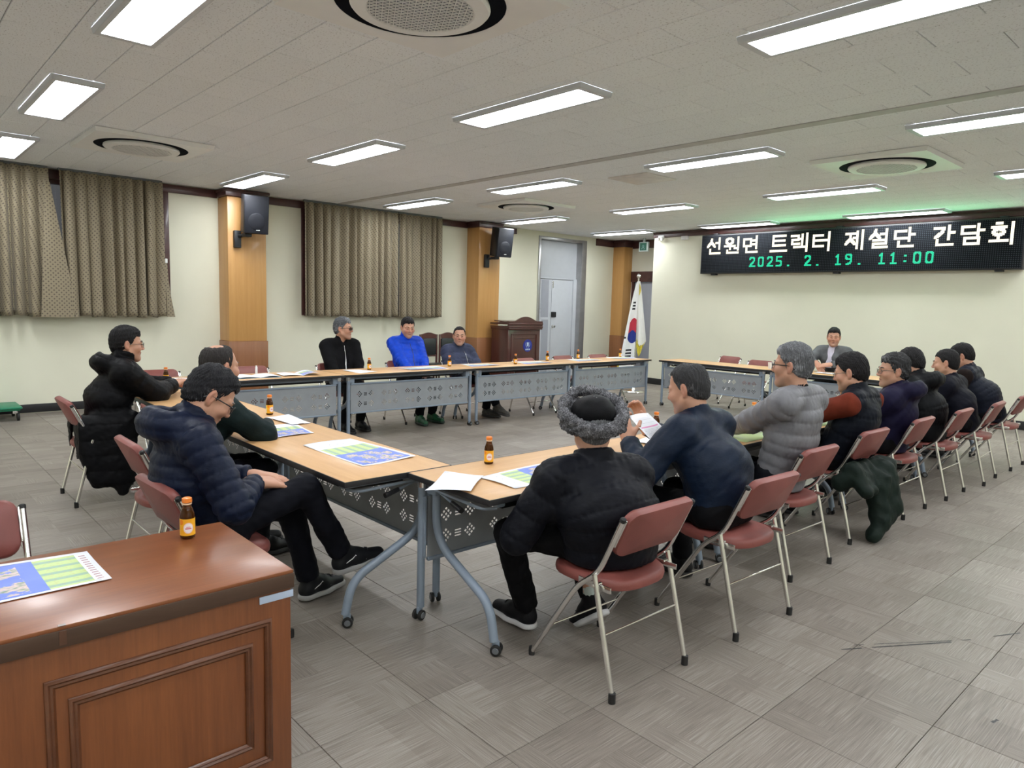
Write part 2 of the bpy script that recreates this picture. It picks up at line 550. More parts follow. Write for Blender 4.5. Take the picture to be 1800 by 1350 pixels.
for a, b in ((DY0 + .055, ym - .004), (ym + .004, DY1 - .155)):
    d = MB(); d.rbox((XD + .005, (a + b) / 2, 1.04), (.05, b - a, 2.05), .004)
    leaf = obj('door_leaf', d, M_['door'], door)
    if a < ym - .1:
        e = MB(); e.box((XD + .031, 10.60, 1.66), (.002, .22, .78)); e.box((XD + .031, 10.62, .62), (.002, .2, 1.2))
        for q in range(7):
            e.box((XD + .0315, 10.44, 1.36 + q * .03), (.002, .22, .009))
        obj('grey_band', e, M_['door_dark'], leaf)
    else:
        e = MB(); e.rbox((XD + .05, ym + .06, 1.33), (.04, .13, .11), .012)
        obj('digital_lock', e, M_['black'], leaf)
        e = MB(); e.lathe([(.0, 0), (.03, 0), (.03, .012), (.012, .016), (.012, .04), (.028, .05), (.026, .07), (0, .075)], 16, T(XD + .03, ym + .05, 1.08) @ Matrix.Rotation(PI / 2, 4, 'Y'))
        obj('door_knob', e, M_['dull_chrome'], leaf)
        e = MB(); e.rbox((XD + .033, ym + .03, 1.96), (.012, .03, .14), .004)
        obj('top_latch', e, M_['dull_chrome'], leaf)

# second door at the back of the niche, under a maroon lintel
d2 = MB(); d2.rbox((-9.41, YB + .02, 2.215), (1.42, .10, .23), .006)
for x in (-10.085, -8.74):
    d2.rbox((x, YB + .04, 1.05), (.05, .10, 2.1), .004)
door2 = struct(obj('door_2', d2, M_['trim']))
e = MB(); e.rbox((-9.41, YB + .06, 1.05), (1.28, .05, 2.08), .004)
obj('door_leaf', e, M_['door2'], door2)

# scuff marks on the carpet tiles
sm = MB()
for (x0, y0, x1, y1, w) in ((-1.22, 3.21, -0.83, 3.83, .010), (-1.20, 3.30, -0.86, 3.80, .006), (-0.80, 3.93, -0.62, 4.28, .008), (-0.70, 4.05, -0.55, 4.40, .006), (-.47, 3.28, -.45, 3.36, .014), (-.60, 3.07, -.59, 3.11, .012)):
    dx, dy = x1 - x0, y1 - y0; L = math.hypot(dx, dy); nx, ny = -dy / L * w / 2, dx / L * w / 2
    n = max(2, int(L / .05))
    for i in range(n):
        if random.random() < .25 and n > 3:
            continue
        a, b = i / n, (i + 1) / n
        s_ = random.uniform(.4, 1)
        sm.add([(x0 + dx * a - nx * s_, y0 + dy * a - ny * s_, .0011), (x0 + dx * b - nx, y0 + dy * b - ny, .0011), (x0 + dx * b + nx, y0 + dy * b + ny, .0011), (x0 + dx * a + nx * s_, y0 + dy * a + ny * s_, .0011)], [(0, 1, 2, 3)])
obj('scuff_mark', sm, M_['base'], floor)

# ---------------------------------------------------------------- ceiling lights
def light_proto():
    r = empty('ceiling_light')
    f = MB()
    a, b, h = 1.40 / 2, .335 / 2, .034
    ia, ib = 1.30 / 2, .262 / 2
    v = []
    for (p, q, z) in ((a, b, 0), (a - .006, b - .006, -h), (ia, ib, -h), (ia, ib, -h + .01)):
        v += [(-p, -q, z), (p, -q, z), (p, q, z), (-p, q, z)]
    fs = []
    for k in range(3):
        fs += [(k * 4 + (i + 1) % 4, k * 4 + i, k * 4 + 4 + i, k * 4 + 4 + (i + 1) % 4) for i in range(4)]
    f.add(v, fs)
    obj('frame', f, M_['fitting'], r, angle=.3)
    d = MB(); d.box((0, 0, -.020), (2 * ia - .002, 2 * ib - .002, .014))
    obj('diffuser', d, M_['light'], r, angle=.3)
    return r
LX = {-9.156: 'nearest the curtained wall', -6.62: 'second from the curtained wall', -4.056: 'third from the curtained wall', -1.503: 'fourth from the curtained wall', 1.05: 'fifth from the curtained wall', 3.6: 'sixth from the curtained wall'}
LY = {-1.3: 'in the row behind the viewer', 1.215: 'in the nearest row', 3.797: 'before the grey strip', 6.339: 'just past the grey strip', 8.857: 'second row past grey strip', 11.30: 'next to the sign wall'}
proto = light_proto(); first = True
for lx, tx in LX.items():
    for ly, ty in LY.items():
        if lx > 3 and ly > 8:
            continue
        o = proto if first else copy_tree(proto)
        first = False
        o.location = (lx, ly, CEIL - .001)
        tag(o, 'white ceiling light %s, %s' % (tx, ty), 'ceiling light', 'ceiling light panels')

# ---------------------------------------------------------------- round-faced ceiling air conditioners
def ac_proto():
    r = empty('ceiling_air_conditioner')
    p = MB()
    # square panel with a round hole: ring of quads from circle to square
    n = 64; R = .425; hz = -.040; A = .53
    def sq(k):
        a = 2 * PI * k / n
        c, s_ = math.cos(a), math.sin(a); m = max(abs(c), abs(s_))
        return (A * c / m, A * s_ / m)
    v = []; fs = []
    for k in range(n):
        x, y = sq(k); a = 2 * PI * k / n
        v += [(x, y, 0), (x * .985, y * .985, hz), (R * 1.04 * math.cos(a), R * 1.04 * math.sin(a), hz), (R * math.cos(a), R * math.sin(a), hz + .004), (R * math.cos(a), R * math.sin(a), hz + .006)]
    for k in range(n):
        l = (k + 1) % n
        for q in range(4):
            fs.append((k * 5 + q + 1, k * 5 + q, l * 5 + q, l * 5 + q + 1))
    p.add(v, fs)
    obj('panel', p, M_['white'], r, angle=.5)
    s = MB(); s.lathe([(R - .001, hz + .005), (R + .004, -.004), (.30, -.004), (.0, -.004)], 48)
    obj('air_slot', s, M_['dark_slot'], r)
    d = MB(); d.lathe([(.30, -.006), (.342, -.032), (.346, -.050), (.335, -.062), (.27, -.068), (.262, -.064), (0, -.064)], 64)
    o = obj('round_cover', d, M_['white'], r, angle=.4)
    g = MB()
    t = .0045
    for ang in (0, PI / 3, 2 * PI / 3):
        for i in range(-8, 9):
            q = i * .031
            if abs(q) > .255:
                continue
            L = math.sqrt(.262 ** 2 - q ** 2)
            g.box((q, 0, -.067), (t, 2 * L, .004), rotz(ang))
    obj('grille', g, M_['white'], o, angle=.3)
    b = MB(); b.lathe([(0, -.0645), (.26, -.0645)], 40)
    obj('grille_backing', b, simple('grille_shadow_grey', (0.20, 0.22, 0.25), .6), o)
    return r
ap = ac_proto()
for i, (x, y, lab) in enumerate(((-3.05, 2.12, 'round-faced white ceiling air conditioner directly above the viewer'), (-7.95, 2.165, 'round-faced ceiling air conditioner in front of the large left curtain'),
                                 (-7.93, 7.48, 'small-looking round ceiling air conditioner beyond the grey strip near second pillar'), (-2.82, 7.52, 'round ceiling air conditioner tinted green near the LED sign'))):
    o = ap if i == 0 else copy_tree(ap)
    o.location = (x, y, CEIL - .003)
    tag(o, lab, 'air conditioner', 'ceiling air conditioners')

h = MB(); h.rbox((-5.22, 6.76, CEIL - .006), (.56, .56, .016), .004)
tag(obj('ceiling_hatch', h, simple('hatch_grey', (.66, .63, .60), .4)), 'square pale access hatch flush in the ceiling past the grey strip', 'hatch')

# ---------------------------------------------------------------- curtains
def curtain_material():
    n = NT('dotted_curtain')
    u, v, _ = n.sep(n.new('ShaderNodeUVMap').outputs[0])
    P = .052
    def dots(ox, oy):
        a = n.math('SUBTRACT', n.math('FRACT', n.math('ADD', n.math('DIVIDE', u, P), ox)), .5)
        b = n.math('SUBTRACT', n.math('FRACT', n.math('ADD', n.math('DIVIDE', v, P), oy)), .5)
        return n.math('LESS_THAN', n.math('ADD', n.math('ABSOLUTE', a), n.math('ABSOLUTE', b)), .21)
    d = n.math('MAXIMUM', dots(0, 0), dots(.5, .5))
    cv = n.comb(u, v, 0)
    weave = n.noise(n.mapping(cv, (300, 300, 1)), 1.0, 2)
    base = n.mix(weave, (0.205, 0.168, 0.108), (0.300, 0.250, 0.162))
    n.base(n.mix(n.math('MULTIPLY', d, .85), base, (0.065, 0.047, 0.035)))
    n.set(Roughness=.6)
    n.b.inputs['Sheen Weight'].default_value = .15
    n.bump(weave, .15, .002)
    return n.mat
M_['curtain'] = curtain_material()

def curtain(y0, y1, z0, z1, pleats, seed, label, split=None):
    rnd = random.Random(seed)
    nx, nz = pleats * 14, 26
    ph = [rnd.uniform(-.5, .5) for _ in range(8)]
    mb = MB(); uv = []
    X = []; 
    rows = []
    for j in range(nz + 1):
        t = j / nz                       # 0 bottom, 1 top
        z = z0 + (z1 - z0) * t
        row = []; s = 0; prev = None
        for i in range(nx + 1):
            q = i / nx
            w = q * pleats * 2 * PI
            wob = .9 * math.sin(q * 9 + ph[0]) + .5 * math.sin(q * 23 + ph[1])
            amp = (.030 + .022 * (1 - t)) * (1 + .35 * math.sin(q * 17 + ph[2]))
            c = math.cos(w + wob + .25 * (1 - t) * math.sin(q * 31 + ph[3]))
            dx = amp * (abs(c) ** .75) * (1 if c > 0 else -1) + .012 * (1 - t) * math.sin(w * .5 + ph[4])
            if t > .93:
                dx = dx * .75
            dy = .012 * (1 - t) * math.sin(w + ph[5]) + .010 * math.sin(w * 1.0 + 1)
            zz = z + (1 - t) * .012 * math.sin(q * 40 + ph[6]) * (1 if j == 0 else .6)
            p = (XL + .155 + dx, y0 + (y1 - y0) * q + dy, zz)
            if prev:
                s += math.hypot(p[0] - prev[0], p[1] - prev[1])
            prev = p
            row.append((p, s))
        rows.append(row)
    vs = [p for r in rows for p, _ in r]
    uvv = [(s, p[2]) for r in rows for p, s in r]
    W = nx + 1
    fs = []
    for j in range(nz):
        for i in range(nx):
            q = (j * W + i, j * W + i + 1, (j + 1) * W + i + 1, (j + 1) * W + i)
            fs.append(q); uv += [uvv[k] for k in q]
    # back side for thickness
    b = len(vs)
    vs2 = [(p[0] - .006, p[1], p[2]) for p in vs]
    for j in range(nz):
        for i in range(nx):
            q = (b + j * W + i, b + (j + 1) * W + i, b + (j + 1) * W + i + 1, b + j * W + i + 1)
            fs.append(q); uv += [uvv[k - b] for k in q]
    for i in range(nx):
        q = (b + i, b + i + 1, i + 1, i); fs.append(q); uv += [uvv[i]] * 4
    mb.add(vs + vs2, fs); mb.uv = uv
    r = thing('curtain', label, 'curtain', None, 'pleated curtains')
    obj('drape', mb, M_['curtain'], r, angle=None)
    k = MB(); k.tube([(XL + .155, y0, z1 + .006), (XL + .155, y1, z1 + .006)], .012, 8)
    k.box((XL + .155, (y0 + y1) / 2, z1 + .02), (.05, y1 - y0, .02))
    obj('curtain_rail', k, M_['plastic_grey'], r)
    return r
c1 = curtain(-.55, 1.74, 1.215, 2.995, 15, 3, 'brown dotted curtain at left edge, left half of the big pair')
c2 = curtain(1.85, 3.03, 1.215, 2.995, 9, 5, 'brown dotted curtain with loose tieback, beside the first pillar')
curtain(5.05, 6.74, 1.25, 2.99, 12, 8, 'brown dotted curtain behind the grey-haired man, left half of far pair')
curtain(6.76, 7.66, 1.25, 2.99, 7, 9, 'brown dotted curtain behind the man in blue jacket, right half of far pair')
# loose flap where the two big curtains meet
fb = MB(); uv = []
ny_, nz_ = 10, 16
vs = []
for j in range(nz_ + 1):
    t = j / nz_
    wd = .40 * (1 - t) + .05 * t
    for i in range(ny_ + 1):
        q = i / ny_
        vs.append((XL + .225 + .03 * math.sin(q * PI) * (1 - t) - .01 * q, 1.60 + .10 * t + wd * q, 1.205 + 1.62 * t))
for j in range(nz_):
    for i in range(ny_):
        q = (j * 11 + i, j * 11 + i + 1, (j + 1) * 11 + i + 1, (j + 1) * 11 + i)
        fb.add([vs[k] for k in q], [(0, 1, 2, 3)]); uv += [(vs[k][1], vs[k][2]) for k in q]
fb.uv = uv
obj('loose_flap', fb, M_['curtain'], c1, angle=None)
fb = MB(); fb.uv = []
tb = [(XL + .17, 3.055, 1.95), (XL + .17, 3.06, 1.70), (XL + .18, 3.08, 1.45), (XL + .18, 3.10, 1.22)]
wds = [.012, .02, .03, .05]
for i in range(3):
    for s_, dx in ((1, .01), (-1, -.01)):
        q = [(tb[i][0] + dx, tb[i][1] - wds[i], tb[i][2]), (tb[i + 1][0] + dx, tb[i + 1][1] - wds[i + 1], tb[i + 1][2]), (tb[i + 1][0] + dx, tb[i + 1][1] + wds[i + 1], tb[i + 1][2]), (tb[i][0] + dx, tb[i][1] + wds[i], tb[i][2])]
        fb.add(q, [(0, 1, 2, 3)]); fb.uv += [(p[1], p[2]) for p in q]
obj('tieback', fb, M_['curtain'], c2, angle=None)
k = MB(); k.rbox((XL + .18, 3.055, 1.97), (.03, .03, .06), .006)
obj('hook', k, M_['white'], c2)

# ---------------------------------------------------------------- wall loudspeakers
def speaker(yc, zc, label):
    r = thing('wall_speaker', label, 'speaker', T(-10.10, yc, 0), 'wall loudspeakers')
    M = T(.27, 0.14, zc) @ rotz(-.20) @ Matrix.Rotation(.16, 4, 'Y')
    b = MB()
    b.rbox((-.02, 0, 0), (.24, .33, .52), .012)
    obj('cabinet', b, M_['black'], r, M)
    g = MB(); g.rbox((.107, 0, 0.0), (.02, .315, .50), .008)
    g.lathe([(.115, .0), (.105, .006), (.02, -.002), (0, -.002)], 28, T(.118, .0, -.09) @ Matrix.Rotation(PI / 2, 4, 'Y'))
    go = obj('grille', g, M_['grille'], r, M)
    l = MB(); l.box((.119, .02, -.205), (.002, .05, .012))
    obj('badge', l, M_['white'], r, M)
    k = MB(); k.rbox((.03, -.02, zc - .34), (.06, .10, .24), .012); k.tube([(.03, -.02, zc - .30), (.20, .08, zc - .28)], .022, 10); k.rbox((.17, .06, zc - .285), (.13, .10, .05), .01)
    obj('bracket', k, M_['black'], r)
    return r
speaker(3.96, 2.66, 'black loudspeaker bracketed on the first pillar beside the big curtain')
speaker(8.56, 2.64, 'black loudspeaker bracketed on the second pillar near the grey door')

# ---------------------------------------------------------------- LED sign
sx0, sx1, sz0, sz1 = -7.46, -2.475, 2.185, 2.885
sign = thing('led_sign', 'long black LED sign with white and green Korean lettering on back wall', 'sign', T(0, 0, 0))
b = MB()
b.rbox(((sx0 + sx1) / 2, 11.60, (sz0 + sz1) / 2), (sx1 - sx0, .13, sz1 - sz0), .006)
for x in (-7.2, -4.97, -2.75):
    b.rbox((x, 11.60, sz0 - .012), (.10, .08, .03), .004); b.rbox((x, 11.60, sz1 + .012), (.10, .08, .03), .004)
obj('case', b, M_['black'], sign)
n = NT('led_matrix')
x, y, z = n.sep(n.new('ShaderNodeNewGeometry').outputs['Position'])
PITCHD = .0134
gx = n.math('SUBTRACT', n.math('FRACT', n.math('DIVIDE', x, PITCHD * 2)), .5); gz = n.math('SUBTRACT', n.math('FRACT', n.math('DIVIDE', z, PITCHD * 2)), .5)
dd = n.math('LESS_THAN', n.math('ADD', n.math('MULTIPLY', gx, gx), n.math('MULTIPLY', gz, gz)), .085)
n.base(n.mix(dd, (.006, .007, .009), (.034, .038, .046))); n.set(Roughness=.8); n.b.inputs['Specular IOR Level'].default_value = .08
b = MB(); b.box(((sx0 + sx1) / 2, 11.534, (sz0 + sz1) / 2), (sx1 - sx0 - .04, .006, sz1 - sz0 - .04))
obj('matrix_face', b, n.mat, sign)
# dot glyphs drawn as pen strokes on a small grid (y down)
def ring(cx, cy, rx, ry, n=16):
    return [(cx + rx * math.cos(2 * PI * k / n), cy + ry * math.sin(2 * PI * k / n)) for k in range(n + 1)]
NIEUN = [(5, 15), (5, 20), (20, 20)]
STROKES = {
    '선': [[(7, 1), (6, 5), (1, 11)], [(7, 5), (12, 11)], [(14, 6), (19, 6)], [(19, 0), (19, 14)], NIEUN],
    '원': [ring(7, 4.5, 5, 3.5), [(0, 11), (15, 11)], [(8, 11), (8, 15)], [(15, 14), (20, 14)], [(20, 0), (20, 16)], [(4, 17), (4, 20), (20, 20)]],
    '면': [[(1, 3), (11, 3), (11, 12), (1, 12), (1, 3)], [(12, 5), (19, 5)], [(12, 10), (19, 10)], [(19, 0), (19, 15)], NIEUN],
    '트': [[(19, 1), (3, 1), (3, 13), (19, 13)], [(3, 7), (18, 7)], [(0, 20), (21, 20)]],
    '렉': [[(0, 2), (9, 2), (9, 7), (1, 7), (1, 12), (10, 12)], [(11, 6), (14, 6)], [(14, 1), (14, 13)], [(20, 0), (20, 13)], [(4, 16), (20, 16), (20, 21)]],
    '터': [[(12, 3), (1, 3), (1, 16), (13, 16)], [(1, 9), (11, 9)], [(13, 9), (20, 9)], [(20, 0), (20, 21)]],
    '제': [[(1, 3), (11, 3)], [(6, 3), (6, 9), (1, 15)], [(6, 9), (11, 15)], [(10, 8), (14, 8)], [(14.5, 1), (14.5, 20)], [(20, 0), (20, 21)]],
    '설': [[(7, 0), (6, 4), (1, 10)], [(7, 4), (12, 10)], [(13, 5), (19, 5)], [(19, 0), (19, 10)], [(5, 12.5), (19, 12.5), (19, 16.5), (5, 16.5), (5, 20.5), (20, 20.5)]],
    '단': [[(12, 3), (1, 3), (1, 11), (13, 11)], [(16, 0), (16, 14)], [(16, 7), (21, 7)], NIEUN],
    '간': [[(2, 2), (11, 2), (9, 7), (3, 12)], [(16, 0), (16, 14)], [(16, 7), (21, 7)], NIEUN],
    '담': [[(12, 2), (1, 2), (1, 9), (13, 9)], [(16, 0), (16, 12)], [(16, 6), (21, 6)], [(4, 14.5), (17, 14.5), (17, 20), (4, 20), (4, 14.5)]],
    '회': [[(5, 0), (9, 0)], [(1, 4), (13, 4)], ring(7, 9, 4.5, 2.8), [(7, 12), (7, 17)], [(0, 18), (15, 18)], [(19, 0), (19, 21)]],
    '0': [[(2, 1), (6, 1), (7, 3), (7, 10), (6, 12), (2, 12), (1, 10), (1, 3), (2, 1)]],
    '1': [[(2, 3), (4, 1), (4, 12)], [(2, 12), (7, 12)]],
    '2': [[(1, 3), (2, 1), (6, 1), (7, 3), (7, 5), (1, 12), (8, 12)]],
    '5': [[(7, 1), (1, 1), (1, 6), (6, 6), (7, 8), (7, 10), (6, 12), (1, 12)]],
    '9': [[(7, 6), (2, 6), (1, 4), (1, 2), (2, 1), (6, 1), (7, 3), (7, 8), (6, 11), (2, 12)]],
    '.': [[(0, 12.5), (.6, 12.5)]], ':': [[(0, 4), (.6, 4)], [(0, 10), (.6, 10)]],
}
def dot_cells(ch):
    cells = set()
    for line in STROKES[ch]:
        for (xa, ya), (xb, yb) in zip(line[:-1], line[1:]):
            m = max(1, int(max(abs(xb - xa), abs(yb - ya)) * 3))
            for k in range(m + 1):
                x = xa + (xb - xa) * k / m; y = ya + (yb - ya) * k / m
                w = (0, 1, 2) if ord(ch) > 999 else (0, 1)
                for i in w:
                    for j in (w if ord(ch) > 999 else (0, 1)):
                        cells.add((round(x) + i - 1, round(y) + (j if j < 2 else -1)))
    return cells
def dots(mb, ch, x, ztop, p):
    for (i, j) in sorted(dot_cells(ch)):
        a, c, h = x + i * p, ztop - j * p, p * .44
        mb.add([(a - h, 11.5285, c - h), (a + h, 11.5285, c - h), (a + h, 11.5285, c + h), (a - h, 11.5285, c + h)], [(0, 1, 2, 3)])
M_['led_white'] = emit('led_warm_white', (1.0, .93, .74), 1.7)
M_['led_green'] = emit('led_green', (.0, .80, .42), 1.15)
xc = -7.335
for word in ('선원면', '트렉터', '제설단', '간담회'):
    for ch in word:
        mb = MB(); dots(mb, ch, xc, 2.812, .0131); xc += .362
        obj('white_letter', mb, M_['led_white'], sign, angle=None)
    xc += .158
xc = -6.47
for ch in '2025. 2. 19. 11:00':
    if ch != ' ':
        mb = MB(); dots(mb, ch, xc + (.05 if ch in '.:' else 0), 2.471, .0135)
        obj('green_digit', mb, M_['led_green'], sign, angle=None)
    xc += .165
# light that the green modules throw on the ceiling and the wall in front of the sign
ld = bpy.data.lights.new('led_glow', 'AREA'); ld.shape = 'RECTANGLE'; ld.size = 3.4; ld.size_y = .35; ld.energy = 19; ld.color = (.25, 1.0, .45)
lo = bpy.data.objects.new('led_glow', ld); C.objects.link(lo)
lo.matrix_world = T(-4.4, 11.50, 2.55) @ Matrix.Rotation(-(PI / 2 + .32), 4, 'X'); lo.parent = sign

# emergency light heads and a small box above the sign wall
e = thing('emergency_light', 'white twin-headed emergency light under the trim at the wall corner', 'emergency light', T(-8.45, YN, 2.90))
b = MB(); b.rbox((0, -.03, .02), (.14, .05, .05), .008); obj('housing', b, M_['white'], e)
for s_ in (-1, 1):
    b = MB(); b.lathe([(.0, 0), (.022, 0), (.034, .05), (.03, .055), (0, .056)], 14, T(s_ * .045, -.05, -.02) @ Matrix.Rotation(PI / 2 + .3, 4, 'X')); obj('lamp_head', b, M_['white'], e)
b = MB(); b.rbox((-7.91, YN - .035, 2.872), (.14, .06, .07), .008); b.rbox((-7.91, YN - .06, 2.865), (.10, .02, .035), .004)
tag(obj('wall_sensor', b, M_['white']), 'small white box under the trim just left of the LED sign', 'sensor')

# exit sign hanging in the niche
ex = thing('exit_sign', 'green running-man exit sign hanging from the ceiling in the corner niche', 'exit sign', T(-9.28, 12.2, 2.80))
b = MB(); b.rbox((0, 0, 0), (.235, .05, .20), .006); b.rbox((.0, 0, .13), (.05, .03, .10), .004)
obj('housing', b, simple('exit_grey', (.45, .52, .50), .4), ex)
b = MB(); b.box((-.005, -.027, 0), (.165, .004, .155)); obj('face', b, emit('exit_green', (.01, .16, .09), .5), ex)
b = MB()
M = Matrix.Identity(4)
for (p0, p1, r_) in (((-.005, .048), (-.005, .05), .012), ((-.008, .03), (-.002, -.005), .011), ((-.002, -.005), (.025, -.035), .008), ((.025, -.035), (.02, -.06), .007), ((-.002, -.005), (-.03, -.03), .008), ((-.03, -.03), (-.045, -.05), .007), ((-.008, .025), (.028, .008), .006), ((-.008, .025), (-.035, .01), .006)):
    b.tube([(p0[0], -.0295, p0[1]), (p1[0], -.0295, p1[1] + 1e-4)], r_ * .75, 8)
obj('pictogram', b, emit('exit_figure', (.30, .55, .48), .5), ex)

# ---------------------------------------------------------------- folding tables
def punched_panel():
    """modesty panel with real punched diamonds and bars, in the xz plane"""
    cu = bpy.data.curves.new('panel_curve', 'CURVE'); cu.dimensions = '2D'; cu.fill_mode = 'BOTH'; cu.extrude = .0012
    def poly(pts):
        s = cu.splines.new('POLY'); s.points.add(len(pts) - 1)
        for p, q in zip(s.points, pts):
            p.co = (q[0], q[1], 0, 1)
        s.use_cyclic_u = True
    W, H = .815, .155
    poly([(-W, -H), (W, -H), (W, H), (-W, H)])
    a = .0085
    for gx in range(5):
        for gz in (.045, -.062):
            cx = (gx - 2) * .315
            for s in (-.075, .075):
                for i in (-1, 0, 1):
                    for j in (-1, 0, 1):
                        x = cx + s + (i - j) * .0135; y = gz + (i + j) * .0135
                        poly([(x - a, y), (x, y + a), (x + a, y), (x, y - a)])
            for k in (-1, 0, 1):
                y = gz + k * .014
                poly([(cx - .020, y - .0035), (cx + .020, y - .0035), (cx + .020, y + .0035), (cx - .020, y + .0035)])
    o = bpy.data.objects.new('tmp', cu); C.objects.link(o)
    dg = bpy.context.evaluated_depsgraph_get(); dg.update()
    me = bpy.data.meshes.new_from_object(o.evaluated_get(dg))
    bpy.data.objects.remove(o); bpy.data.curves.remove(cu)
    me.transform(Matrix.Rotation(PI / 2, 4, 'X'))
    me.materials.clear(); me.materials.append(M_['panel'])
    me.name = 'modesty_panel'
    return me

def caster(parent, x, y, zt, turn):
    c = MB()
    M = T(x, y, 0) @ rotz(turn)
    c.tube([(0, 0, zt - .004), (0, 0, .052)], .011, 10, M, 1)
    c.rbox((0.008, 0, .048), (.034, .016, .036), .006, M, 1)
    for s in (-1, 1):
        c.lathe([(0, -.008), (.016, -.008), (.0245, -.006), (.0255, 0), (.0245, .006), (.016, .008), (0, .008)], 18, M @ T(.012, s * .0165, .0265) @ Matrix.Rotation(PI / 2, 4, 'X'), 0)
        c.lathe([(0, 0), (.015, 0), (.013, .003), (0, .003)], 14, M @ T(.012, s * .0245, .0265) @ Matrix.Rotation(-s * PI / 2, 4, 'X'), 2)
    return obj('caster', c, [M_['rubber'], M_['steel'], M_['plastic_grey']], parent)

def table_proto():
    """x along the table, y=0 on the panel side, y=.59 on the sitter's side"""
    r = empty('folding_table')
    t = MB(); t.rbox((0, .2975, .7075), (1.788, .587, .025), .004)
    top = obj('tabletop', t, M_['laminate'], r)
    e = MB()
    for (cx, cy, dx, dy) in ((0, .0015, 1.796, .006), (0, .5915, 1.796, .006), (-.8955, .2975, .006, .585), (.8955, .2975, .006, .585)):
        e.rbox((cx, cy, .706), (dx, dy, .0265), .0025)
    obj('edge_band', e, M_['edge'], top)
    link('modesty_panel', PANEL_ME, r, T(0, .052, .452))
    b = MB()
    b.rbox((0, .052, .612), (1.63, .022, .018), .005); b.rbox((0, .052, .294), (1.63, .022, .018), .005)
    obj('panel_rail', b, M_['steel'], r)
    f = MB()
    for s in (-1, 1):
        f.rbox((s * .80, .30, .680), (.045, .52, .030), .006)
        f.rbox((s * .80, .085, .655), (.06, .09, .07), .01)
    f.tube([(-.80, .10, .672), (.80, .10, .672)], .016, 10)
    f.rbox((0, .16, .682), (1.56, .03, .024), .004); f.rbox((0, .52, .682), (1.56, .03, .024), .004)
    obj('under_frame', f, M_['steel'], r)
    k = MB(); k.rbox((0, .33, .632), (1.46, .30, .006), .002)
    k.rbox((0, .482, .642), (1.46, .008, .026), .003); k.rbox((0, .178, .642), (1.46, .008, .026), .003)
    for i in range(-8, 9):
        k.box((i * .085, .33, .637), (.006, .30, .006))
    obj('under_shelf', k, M_['mesh_rack'], r)
    for s in (-1, 1):
        l = MB(); l.tube([(s * .845, .045, .672), (s * .845, .045, .062)], .019, 14)
        l.rbox((s * .845, .062, .46), (.014, .03, .30), .004)
        leg = obj('leg', l, M_['steel'], r)
        l = MB(); l.tube([(s * .845, .045, .693), (s * .845, .045, .652)], .0205, 14)
        obj('chrome_sleeve', l, M_['chrome'], leg)
        caster(leg, s * .845, .045, .066, .3 * s)
        xs = s * .80
        path = fillet([(xs, .10, .672), (xs, .10, .40), (xs, .50, .215), (xs, .535, .06)], .16, 8)
        l = MB(); l.tube(path, .0205, 14)
        leg = obj('curved_leg', l, M_['steel'], r)
        l = MB(); l.tube([(xs, .10, .693), (xs, .10, .652)], .022, 14)
        obj('chrome_sleeve', l, M_['chrome'], leg)
        caster(leg, xs, .535, .064, 2.2 * s)
        h = MB()
        h.tube(fillet([(s * .86, .12, .668), (s * .86, .50, .655), (s * .80, .53, .655)], .03), .0075, 8)
        h.tube([(s * .84, .17, .655), (s * .85, .31, .622)], .006, 8)
        h.tube([(s * .848, .28, .629), (s * .856, .36, .612)], [.011, .013], 10, None, 1)
        obj('release_lever', h, [M_['steel'], M_['black']], r)
    return r

PANEL_ME = punched_panel()
tproto = table_proto()
first_t = [True]
def place_table(x, y, rot, label, group):
    o = tproto if first_t[0] else copy_tree(tproto)
    first_t[0] = False
    o.matrix_world = T(x, y, 0) @ rotz(rot)
    tag(o, label, 'table', group)
    return o
# curtain-side row: panel faces +X
WX = -6.72
for k, lab in enumerate(('first folding table of the curtain-side row, partly hidden by seated men', 'folding table in front of the grey-haired man and the man in blue', 'folding table in front of the smiling man, third in the curtain-side row', 'last folding table of the curtain-side row, nearest the flag')):
    place_table(WX, 2.87 + 1.8 * k, PI / 2, lab, 'folding tables by the curtained wall')
# near row: panel faces +Y
for k, lab in enumerate(('folding table with printed map sheets in front of the man with crossed legs', 'folding table at far end of near row, under the reaching man in long coat')):
    place_table(-3.63 - 1.8 * k, 2.122, PI, lab, 'folding tables of the near row')
# long right-hand row: panel faces -X
for k, lab in enumerate(('nearest folding table of right row, with white sheet hanging over its end', 'folding table in front of the man in grey puffer jacket', 'folding table before the man in purple-navy hooded jacket', 'farthest folding table of the right row, before the man in quilted vest')):
    place_table(-2.726, 1.853 + .9 + 1.8 * k, -PI / 2, lab, 'folding tables of the right row')
# head row by the sign wall: panel faces -Y
for k, lab in enumerate(('folding table before the two empty chairs at the sign wall', 'folding table where the man in grey blazer leans')):
    place_table(-6.60 + .9 + 1.8 * k, 9.19, 0, lab, 'folding tables under the LED sign')

